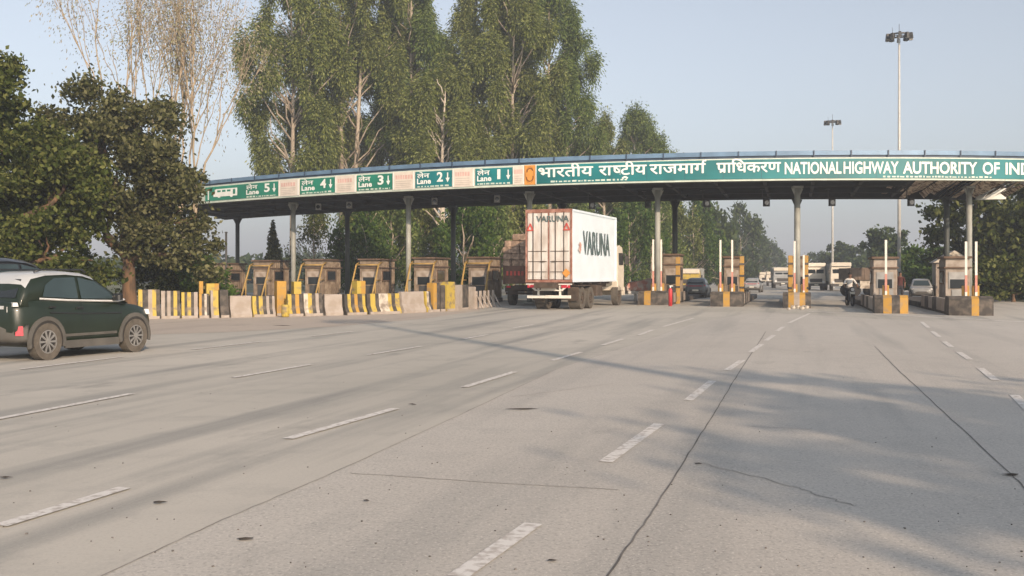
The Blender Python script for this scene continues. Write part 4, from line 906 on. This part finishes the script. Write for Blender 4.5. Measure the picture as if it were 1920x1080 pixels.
# local frame for trucks: y forward, x right, origin at the rear on the ground centre
def lay_text(b, body, T, bold=.02, m=0):
    V, Fc = text_mesh(body, bold); V[:, 0] -= V[:, 0].min(); V = V/np.array((V[:, 0].max(), V[:, 1].max(), 1)); b.add([T(v[0], v[1]) for v in V], Fc, m)
th = R(21); rr0 = (2.62, 43.95); W2 = 2.15; Lc = 7.25; zt, zb = 4.40, 1.22
org = (rr0[0]-math.cos(th)*W2/2, rr0[1]+math.sin(th)*W2/2)
t = empty('container_truck', 'white container truck with rusty rear door frame entering the toll lane', 'truck', (org[0], org[1], 0), -th)
hw = W2/2
def cbody(b):
    b.box((0, Lc/2, (zt+zb)/2), (W2-.04, Lc-.04, zt-zb-.04)); 
    for z in (zb+.05, zt-.05): b.box((hw-.01, Lc/2, z), (.06, Lc, .10)); b.box((-hw+.01, Lc/2, z), (.06, Lc, .10))
    b.box((0, Lc/2, zt-.02), (W2-.1, Lc-.1, .05))
    for y in (.05, Lc-.05): b.box((hw-.008, y, (zt+zb)/2), (.065, .10, zt-zb)); b.box((-hw+.008, y, (zt+zb)/2), (.065, .10, zt-zb))
one('container', M['contwhite'], t, cbody)
def frame(b):
    for x in (-hw+.04, hw-.04): b.box((x, -.01, (zt+zb)/2), (.08, .10, zt-zb))
    b.box((0, -.012, zt-.07), (W2, .104, .16)); b.box((0, -.012, zb+.05), (W2, .104, .12)); b.box((0, -.03, (zt+zb)/2), (.05, .06, zt-zb-.2))
one('rear_frame', M['rust'], t, frame)
for s in (-1, 1):
    def door(b):
        b.box((s*hw*.47, -.02, (zt+zb)/2-.01), (hw*.86, .05, zt-zb-.28))
        for k in range(4): b.box((s*hw*(.14+.22*k), -.048, (zt+zb)/2), (.11, .014, zt-zb-.42))
    d_ = one('rear_door', M['contdoor'], t, door)
    def bars(b):
        for x in (s*hw*.30, s*hw*.66):
            b.tube([(x, -.075, zb+.1), (x, -.075, zt-.12)], .018, 0, 6)
        for z in (zb+.45, zb+.9, zb+1.35): b.box((s*hw*.48, -.066, z), (hw*.8, .02, .03))
        b.box((s*hw*.25, -.09, zb+.9), (.22, .03, .05))
    one('lock_bar', M['rusty'], d_, bars)
    tri = one('warning_triangle', M['redmark'], t, lambda b: [b.prism([(a, c) for a, c in pts], .012, lambda u, v, w_: (s*hw*.78+u, -.086+w_, 3.62+v)) for pts in ([(-.17, -.15), (.17, -.15), (.13, -.10), (-.13, -.10)], [(-.17, -.15), (-.10, -.13), (.03, .16), (-.02, .18)], [(.17, -.15), (.10, -.13), (-.03, .16), (.02, .18)])])
def letters(b): 
    lay_text(b, 'VARUNA', lambda u, v: (-.52*hw+u*1.40*hw, -.086, 3.86+v*.26))
one('rear_lettering', M['ink'], t, letters, normals=False)
one('side_lettering', M['ink'], t, lambda b: lay_text(b, 'VARUNA', lambda u, v: (hw+.022, 1.55+u*4.45, 2.48+v*1.05), .014), normals=False)
one('side_logo', M['salmon'], t, lambda b: [b.prism([(-.22, 0), (.1, -.16), (.22, .02), (-.05, .14)], .01, lambda u, v, w_: (hw+.024+w_, 1.0+u+k*.1, 2.65+v+k*.22)) for k in (0, 1)])
one('placard', M['orange'], t, lambda b: b.prism([(-.18, 0), (0, -.2), (.2, 0), (0, .2)], .012, lambda u, v, w_: (hw*.76+u, -.092+w_, 1.62+v)))
one('chassis', M['rusty'], t, lambda b: (b.box((0, Lc/2, zb-.14), (.9, Lc+1.4, .24)), [b.box((0, y, zb-.05), (W2-.1, .12, .10)) for y in (.3, 1.6, 3.0, 4.6, 6.2)], b.box((-.55, 5.0, .75), (.5, 1.0, .5)), b.box((.75, 4.55, .80), (.5, 1.0, .5), 0, 0, 1, .05), b.box((0, 1.9, .52), (1.6, .2, .2)), b.box((0, 3.1, .52), (1.6, .2, .2))))
one('underride_bar', M['boom_w'], t, lambda b: (b.box((0, .0, .58), (W2-.15, .10, .13)), b.box((-.5, .05, .82), (.08, .08, .5)), b.box((.5, .05, .82), (.08, .08, .5))))
def rearpanel(b):
    b.box((0, -.03, 1.03), (.70, .06, .30)); b.box((-.75, -.02, 1.13), (.62, .05, .05)); b.box((.75, -.02, 1.13), (.62, .05, .05)); b.box((0, -.02, .86), (1.3, .05, .05))
    for s in (-1, 1): b.prism([(s*1.02, 1.13), (s*.62, .84), (s*.55, .88), (s*.9, 1.13)], .05, lambda u, v, w_: (u, -.02+w_, v))
one('lamp_frame', M['boom_w'], t, rearpanel)
one('number_plate', M['cabdark'], t, lambda b: b.box((.05, -.07, 1.02), (.5, .02, .10)))
for s in (-1, 1): one('tail_light', M['lampred'], t, lambda b: (b.box((s*.72, -.03, 1.03), (.26, .08, .12)), b.box((s*.93, -.04, 1.03), (.09, .06, .12))))
for y in (1.55, 2.85, 7.85):
    for s in (-1, 1): twheel(t, s*(hw-.16), y, .50, s)
for s in (-1, 1): twheel(t, s*(hw-.42), 1.55, .50, s, .26); twheel(t, s*(hw-.42), 2.85, .50, s, .26)
for s in (-1, 1):
    for y in (1.55, 2.85): one('mudguard', M['rusty'], t, lambda b: b.box((s*(hw-.2), y, 1.06), (.5, 1.1, .03)))
    one('mud_flap', M['rusty'], t, lambda b: b.box((s*(hw-.25), .92, .70), (.5, .03, .6)))
def cab(b):
    b.loft([[(x_, y, z) for x_, z in ((-hw+.02, .75), (-hw+.02, 1.9), (-hw+.06, zz), (hw-.06, zz), (hw-.02, 1.9), (hw-.02, .75))] for y, zz in ((Lc+.35, 3.0), (Lc+.9, 3.05), (Lc+1.4, 2.95), (Lc+1.6, 2.0))], 0, False, True)
cb = one('cab', M['cabcream'], t, cab, bevel=.03)
for s in (-1, 1):
    one('cab_window', M['glass_dark'], t, lambda b: b.box((s*(hw-.01), Lc+.95, 2.35), (.05, .7, .6)))
    one('mirror', M['cabdark'], t, lambda b: (b.box((s*(hw+.16), Lc+1.5, 2.3), (.2, .08, .45)), b.tube([(s*(hw-.1), Lc+1.4, 2.6), (s*(hw+.15), Lc+1.5, 2.58)], .02, 0, 5)))
one('windshield', M['glass_dark'], t, lambda b: b.box((0, Lc+1.535, 2.4), (1.8, .05, .75)))
one('front_bumper', M['cabcream'], t, lambda b: b.box((0, Lc+1.6, .7), (W2, .2, .4)))

def loaded_truck(label, loc, heading, W_, Ls, zt_, group=None):
    t = empty('loaded_truck', label, 'truck', (loc[0], loc[1], 0), heading, group); h = W_/2
    one('cargo_body', M['brick'], t, lambda b: (b.box((0, Ls/2, 1.55), (W_, Ls, .9)), [b.box((s*(h+.012), .3+k*.8, 1.55), (.05, .08, .95)) for s in (-1, 1) for k in range(int(Ls/.8))], [b.box((x, -.02, 1.55), (.08, .06, .95)) for x in (-h+.05, 0, h-.05)]))
    one('tailboard_lettering', M['redmark'], t, lambda b: [b.box((-h+.25+k*.2, -.035, 1.62), (.11, .03, .22)) for k in range(int((W_-.4)/.2))])
    def sacks(b):
        r = random.Random(4)
        for k in range(int(Ls/.55)):
            for i in range(5):
                for z in range(5 if 0 < i < 4 else 4):
                    c = (-h+.25+i*(W_-.5)/4+r.uniform(-.05, .05), .25+k*.55, 2.15+z*.32); b.box(c, (W_/5+.03, .56, .31), 0, r.uniform(-.12, .12), .86, .06)
    one('sack_load', M['load'], t, sacks)
    one('chassis', M['rusty'], t, lambda b: (b.box((0, Ls/2+.5, .92), (.8, Ls+1.5, .24)), b.box((0, .05, .62), (W_-.3, .08, .12)), b.box((0, .1, .85), (W_-.2, .1, .3))))
    one('tail_light', M['lampred'], t, lambda b: [b.box((s*h*.7, -.03, .95), (.2, .06, .1)) for s in (-1, 1)])
    for s in (-1, 1):
        for y in (1.2, Ls+.9): twheel(t, s*(h-.16), y, .48, s)
    one('cab', M['cabcream'], t, lambda b: b.box((0, Ls+1.0, 1.75), (W_-.1, 1.6, 1.9), 0, 0, .94, .08)); one('windshield', M['glass_dark'], t, lambda b: b.box((0, Ls+1.80, 2.1), (W_-.4, .05, .7)))
    return t
loaded_truck('red brown truck stacked with tan sacks left of the container truck', (PX(970, 50.5)+.30, 50.5), -R(17), 2.15, 5.5, 3.3)
def front_truck(label, px, Y, W_, Hc, cabm, bodym, heading, bodyh, L2=6.0, name='cargo_truck', group='trucks waiting beyond the plaza'):
    """cab towards the viewer"""
    t = empty(name, label, 'truck', (PX(px, Y), Y, 0), heading, group); h = W_/2
    one('cab', M[cabm], t, lambda b: b.loft([[(x, y, z) for x, z in ((-h, .62), (-h, 1.45), (-h+.1, zz), (h-.1, zz), (h, 1.45), (h, .62))] for y, zz in ((0, 1.5), (.12, Hc-.12), (.35, Hc), (1.8, Hc))], 0, False, True), bevel=.05)
    one('sun_visor', M['cabcream'], t, lambda b: b.box((0, .02, Hc-.12), (W_*.96, .3, .36), 0, 0, 1, .05))
    one('windshield', M['glass_dark'], t, lambda b: (b.box((-h*.42, .055, Hc*.66), (h*.74, .06, Hc*.24)), b.box((h*.42, .055, Hc*.66), (h*.74, .06, Hc*.24))))
    one('grille', M['cabdark'], t, lambda b: (b.box((0, -.02, 1.02), (W_*.62, .06, .34)), [b.box((0, -.055, .92+k*.09), (W_*.6, .02, .03)) for k in range(4)]))
    for s in (-1, 1):
        one('headlight', M['lampclear'], t, lambda b: b.disc((s*h*.74, -.03, .86), 'y', .13, .06, 0, 14))
        one('mirror', M['cabdark'], t, lambda b: b.box((s*(h+.14), .1, Hc*.68), (.16, .06, .38)))
        for y in (.85, L2+.6): twheel(t, s*(h-.16), y, .46, s)
    one('front_bumper', M['cabdark'], t, lambda b: b.box((0, -.06, .58), (W_, .18, .26), 0, 0, 1, .03))
    one('number_plate', M['plate'], t, lambda b: b.box((0, -.165, .58), (.4, .02, .12)))
    one('cargo_body', M[bodym], t, lambda b: (b.box((0, 2.0+L2/2, .95+bodyh/2), (W_+.06, L2, bodyh)), [b.box((s*(h+.05), 2.2+k*.9, .95+bodyh/2), (.06, .1, bodyh)) for s in (-1, 1) for k in range(int(L2/.9))]))
    one('chassis', M['rusty'], t, lambda b: b.box((0, L2/2+1, .74), (W_*.5, L2+1.5, .24)))
    return t
M['tarpgrey'] = mat('grey_tarp', (.25, .26, .25), .85, var=.12)
M['brownside'] = mat('brown_side', (.16, .12, .09), .85, var=.25)
front_truck('left cream fronted truck facing the plaza beyond the middle lane', 1530, 104, 2.0, 2.75, 'cabcream', 'tarpgrey', -R(3), 1.4)
front_truck('right cream fronted truck facing the plaza beside the far mast', 1577, 100, 2.0, 2.75, 'cabcream', 'tarpgrey', -R(12), 1.7)
front_truck('small cream van far down the road, the left one', 1437, 160, 2.2, 2.0, 'cabcream', 'brownside', -R(15), 1.0, 4, 'cream_van', 'vans far down the road')
front_truck('small cream van far down the road, the right one', 1451, 150, 2.2, 2.05, 'cabcream', 'tarpgrey', -R(15), 1.1, 4, 'cream_van', 'vans far down the road')
front_truck('pale green truck half hidden behind the middle booth', 1468, 120, 2.2, 2.4, 'carsilver', 'leaf_far' if False else 'tarpgrey', -R(12), 1.6, 5, 'pale_truck', None)
front_truck('yellow fronted small truck behind the brown booth', 1292, 86, 1.8, 2.0, 'yellow', 'tarpgrey', -R(14), 1.2, 4, 'yellow_truck', None)
# long brown trailer standing behind the motorcyclist
Y = 74; t = empty('dump_trailer', 'long brown sided trailer behind the motorcyclist', 'trailer', (PX(1616, Y), Y, 0), R(2))
one('cargo_body', M['brownside'], t, lambda b: (b.box((0, 0, 1.62), (2.6, 2.3, .85)), [b.box((-1.15+k*.46, -1.165, 1.62), (.08, .06, .85)) for k in range(6)], b.box((0, -1.16, 2.03), (2.7, .08, .08))))
one('skirt', M['oldwhite'], t, lambda b: b.box((.25, -1.05, .86), (1.6, .08, .56))); one('chassis', M['rusty'], t, lambda b: b.box((0, 0, 1.08), (2.4, 1.2, .2)))
for s in (-1, 1):
    for y in (-.75, .75): 
        one('wheel', M['rubber'], t, lambda b: b.disc((s*.85, y, .45), 'y', .45, .26, 0, 20))

# ------------------------------------------------------------------ people
M['skin'] = mat('skin', (.20, .11, .07), .6, var=.08); M['hair'] = mat('hair', (.012, .01, .009), .6)
M['shirtw'] = mat('shirt_white', (.68, .66, .62), .8, var=.06); M['trouser'] = mat('trouser_dark', (.03, .03, .035), .85, var=.15); M['shirtr'] = mat('shirt_red', (.075, .022, .02), .85, var=.15); M['shoe'] = mat('shoe', (.02, .018, .016), .6)
def skinned(name, J, E_, parent, mats, sub=2, sel=None):
    me = bpy.data.meshes.new(name); me.from_pydata([j[:3] for j in J], E_, [[]][:0]); o = bpy.data.objects.new(name, me); COL.objects.link(o)
    md = o.modifiers.new('skin', 'SKIN'); md.use_smooth_shade = True; s2 = o.modifiers.new('sub', 'SUBSURF'); s2.levels = s2.render_levels = sub
    me.skin_vertices.new() if not me.skin_vertices else None
    for i, j in enumerate(J):
        sv = me.skin_vertices[0].data[i]; sv.radius = (j[3], j[4] if len(j) > 4 else j[3]); sv.use_root = (i == 0)
    bpy.context.view_layer.update(); dg = bpy.context.evaluated_depsgraph_get(); nm = bpy.data.meshes.new_from_object(o.evaluated_get(dg)); bpy.data.objects.remove(o)
    nm.materials.clear()
    for m in mats: nm.materials.append(m)
    if sel:
        for p in nm.polygons: p.material_index = sel(p.center)
    for p in nm.polygons: p.use_smooth = True
    o = bpy.data.objects.new(name, nm); COL.objects.link(o); o.parent = parent; return o
def head_bits(t, c, r, fy=-1):
    """face on the -y side: hair cap, nose and ears"""
    one('hair', M['hair'], t, lambda b: b.loft([[(c[0]+math.cos(q)*rr_, c[1]+.012+math.sin(q)*rr_*1.08, c[2]+z) for q in np.linspace(0, 5.98, 14)] for rr_, z in ((r*.98, .02), (r*1.0, .055), (r*.78, .105), (r*.3, .13))], 0, True, True))
def hand(b, p, d, s):
    """palm and five bent fingers gripping along x"""
    p = Vector(p)
    b.tube([p-Vector((0, d*.05, 0)), p+Vector((0, d*.03, -.005))], [.03, .036], 0, 8)
    for k, l in enumerate((.055, .066, .070, .060)):
        x = p.x+(-.03+k*.02)*s; b.tube([(x, p.y+d*.03, p.z), (x, p.y+d*(.03+l*.5), p.z-.012), (x, p.y+d*(.03+l*.45), p.z-.045), (x, p.y+d*.03, p.z-.05)], [.0095, .009, .008, .007], 0, 6)
    b.tube([(p.x-.035*s, p.y, p.z-.005), (p.x-.055*s, p.y+d*.03, p.z-.03), (p.x-.045*s, p.y+d*.05, p.z-.05)], [.011, .010, .008], 0, 6)
# motorcycle (front towards the viewer: local -y is forward)
BY = 50.5; bt = (PX(1594, BY), BY, 0)
t = empty('motorcycle', 'dark motorcycle coming through the lane beside the pale booth', 'motorcycle', bt, -R(6)); t.scale = (.93, .93, .93)
for y in (-.62, .66):
    wt = one('wheel', M['rubber'], t, lambda b: b.disc((0, y, .30), 'x', .30, .11, 0, 24, .22)); one('rim', M['steel'], wt, lambda b: (b.disc((0, y, .30), 'x', .225, .05, 0, 24, .20), [b.tube([(0, y, .3), (0, y+.21*math.cos(q), .3+.21*math.sin(q))], .008, 0, 4) for q in np.linspace(0, 5.5, 8)]))
one('fork', M['steel'], t, lambda b: [b.tube([(s*.09, -.62, .30), (s*.10, -.48, .72), (s*.10, -.40, .95)], .024, 0, 7) for s in (-1, 1)])
one('handlebar', M['darkmet'], t, lambda b: b.tube([(-.36, -.26, 1.00), (-.22, -.34, 1.03), (0, -.40, .97), (.22, -.34, 1.03), (.36, -.26, 1.00)], .016, 0, 7))
one('headlight', M['lampclear'], t, lambda b: (b.disc((0, -.55, .88), 'y', .09, .06, 0, 16),)); one('headlight_cowl', M['carblack'], t, lambda b: b.loft([[(math.cos(q)*r, y, .89+math.sin(q)*r*1.15) for q in np.linspace(0, 5.8, 12)] for r, y in ((.12, -.53), (.13, -.46), (.07, -.36))], 0, True, True))
one('fuel_tank', M['carblack'], t, lambda b: b.loft([[(math.cos(q)*rx, y, z+math.sin(q)*rz) for q in np.linspace(0, 5.9, 12)] for y, rx, z, rz in ((-.38, .06, .84, .06), (-.25, .14, .86, .11), (-.02, .14, .84, .11), (.12, .08, .80, .06))], 0, True, True))
one('engine', M['darkmet'], t, lambda b: (b.box((0, -.05, .46), (.26, .42, .34), 0, 0, .85, .04), b.tube([(.13, -.25, .4), (.16, -.1, .28), (.16, .75, .34)], .035, 0, 7), b.tube([(0, -.42, .8), (0, -.28, .35), (0, .2, .30)], .03, 0, 6)))
one('seat', M['rubber'], t, lambda b: b.box((0, .36, .80), (.24, .72, .10), 0, 0, .9, .03)); one('fender', M['carblack'], t, lambda b: b.loft([[(-.07, -.62+.34*math.cos(q), .30+.34*math.sin(q)), (.07, -.62+.34*math.cos(q), .30+.34*math.sin(q)), (.07, -.62+.35*math.cos(q), .30+.35*math.sin(q)), (-.07, -.62+.35*math.cos(q), .30+.35*math.sin(q))] for q in np.linspace(.6, 2.7, 9)], 0, True, True))
one('number_plate', M['plate'], t, lambda b: b.box((0, -.63, .70), (.22, .01, .10)))
p = empty('person', 'motorcyclist in a white shirt and dark trousers riding through the toll lane', 'person', bt, -R(6)); p.scale = (.93, .93, .93)
J = [(0, .22, .92, .15, .12), (0, .16, 1.10, .15, .11), (0, .10, 1.30, .18, .11), (0, .06, 1.43, .11, .09), (0, .04, 1.52, .055), (0, .02, 1.60, .085, .095), (0, .02, 1.70, .088, .098), (0, .02, 1.76, .05, .06),
     (.19, .08, 1.40, .065), (.33, -.02, 1.18, .048), (.35, -.20, 1.05, .034), (-.19, .08, 1.40, .065), (-.33, -.02, 1.18, .048), (-.35, -.20, 1.05, .034),
     (.11, .16, .90, .10), (.20, -.18, .80, .072), (.19, .02, .42, .052), (.19, .0, .34, .045), (.19, -.14, .30, .038), (-.11, .16, .90, .10), (-.20, -.18, .80, .072), (-.19, .02, .42, .052), (-.19, .0, .34, .045), (-.19, -.14, .30, .038)]
E_ = [(0, 1), (1, 2), (2, 3), (3, 4), (4, 5), (5, 6), (6, 7), (3, 8), (8, 9), (9, 10), (3, 11), (11, 12), (12, 13), (0, 14), (14, 15), (15, 16), (16, 17), (17, 18), (0, 19), (19, 20), (20, 21), (21, 22), (22, 23)]
skinned('body', J, E_, p, [M['shirtw'], M['trouser'], M['skin'], M['shoe']], 2, lambda c: 2 if (c.z > 1.47 or (c.y < -.08 and c.z > .98)) else (0 if c.z > .98 else (3 if c.z < .40 else 1)))
head_bits(p, (0, .02, 1.66), .098)
one('hand', M['skin'], p, lambda b: (hand(b, (.34, -.22, 1.03), -1, 1), hand(b, (-.34, -.22, 1.03), -1, -1)))
one('face', M['skin'], p, lambda b: (b.loft([[(-.012, -.085, 1.67), (.012, -.085, 1.67)], [(-.018, -.10, 1.635), (.018, -.10, 1.635)], [(-.016, -.085, 1.625), (.016, -.085, 1.625)]], 0, True, False, False), b.box((.092, .03, 1.655), (.02, .04, .06)), b.box((-.092, .03, 1.655), (.02, .04, .06))))
one('eye', M['hair'], p, lambda b: [b.box((s*.034, -.083, 1.675), (.026, .012, .010)) for s in (-1, 1)])
# attendant by the pale booth
Y = 47; p = empty('person', 'attendant in dark red shirt standing beside the pale booth', 'person', (PX(1688, Y), Y, 0.26), -R(20)); p.scale = (.8, .8, .8)
J = [(0, 0, .95, .15, .11), (0, 0, 1.15, .14, .10), (0, 0, 1.36, .18, .11), (0, 0, 1.47, .10, .08), (0, -.01, 1.54, .052), (0, -.02, 1.62, .082, .095), (0, -.02, 1.71, .084, .095), (0, -.02, 1.76, .05, .06),
     (.19, 0, 1.42, .062), (.25, .02, 1.15, .047), (.24, -.08, .92, .032), (-.19, 0, 1.42, .062), (-.25, .02, 1.15, .047), (-.22, -.12, .95, .032), (.10, 0, .90, .10), (.11, -.01, .50, .068), (.11, .02, .10, .048), (.11, -.12, .05, .04), (-.10, 0, .90, .10), (-.12, .02, .50, .068), (-.12, .04, .10, .048), (-.12, -.10, .05, .04)]
E_ = [(0, 1), (1, 2), (2, 3), (3, 4), (4, 5), (5, 6), (6, 7), (3, 8), (8, 9), (9, 10), (3, 11), (11, 12), (12, 13), (0, 14), (14, 15), (15, 16), (16, 17), (0, 18), (18, 19), (19, 20), (20, 21)]
skinned('body', J, E_, p, [M['shirtr'], M['trouser'], M['skin'], M['shoe']], 2, lambda c: 2 if (c.z > 1.50 or (abs(c.x) > .18 and c.z < 1.16 and c.z > .85)) else (0 if c.z > .98 else (3 if c.z < .12 else 1)))
head_bits(p, (0, -.02, 1.67), .096)
one('hand', M['skin'], p, lambda b: (hand(b, (.24, -.10, .89), -1, 1), hand(b, (-.22, -.15, .92), -1, -1)))
# small gabled hut behind the last booth
Y = 66; t = empty('gabled_hut', 'small white gabled hut behind the rightmost booth', 'hut', (PX(1789, Y), Y, 0), ROT)
one('wall', M['boothpale'], t, lambda b: b.box((0, 1, 1.2), (2.2, 2, 2.4))); one('roof', M['oldwhite'], t, lambda b: b.prism([(-1.3, 2.35), (1.3, 2.35), (0, 3.15)], 2.4, lambda a, c, d_: (a, 1+d_, c)))
one('window', M['glass_dark'], t, lambda b: b.box((0, -.01, 1.5), (.7, .04, .6)))

# ------------------------------------------------------------------ haze
hb = MB(); hb.box((0, 570, 22), (1880, 1560, 48), 0); hz = hb.build('haze', [])
hm = bpy.data.materials.new('haze'); hm.use_nodes = True; nt = hm.node_tree
for n in list(nt.nodes): nt.nodes.remove(n)
ou = nt.nodes.new('ShaderNodeOutputMaterial'); pv = nt.nodes.new('ShaderNodeVolumePrincipled'); pv.inputs['Color'].default_value = (.78, .87, 1.0, 1); pv.inputs['Density'].default_value = .0012; pv.inputs['Anisotropy'].default_value = 0.0
nt.links.new(pv.outputs[0], ou.inputs['Volume']); hz.data.materials.clear(); hz.data.materials.append(hm); tag(hz, 'thin pale haze over the road and far trees', 'haze', kind='stuff')
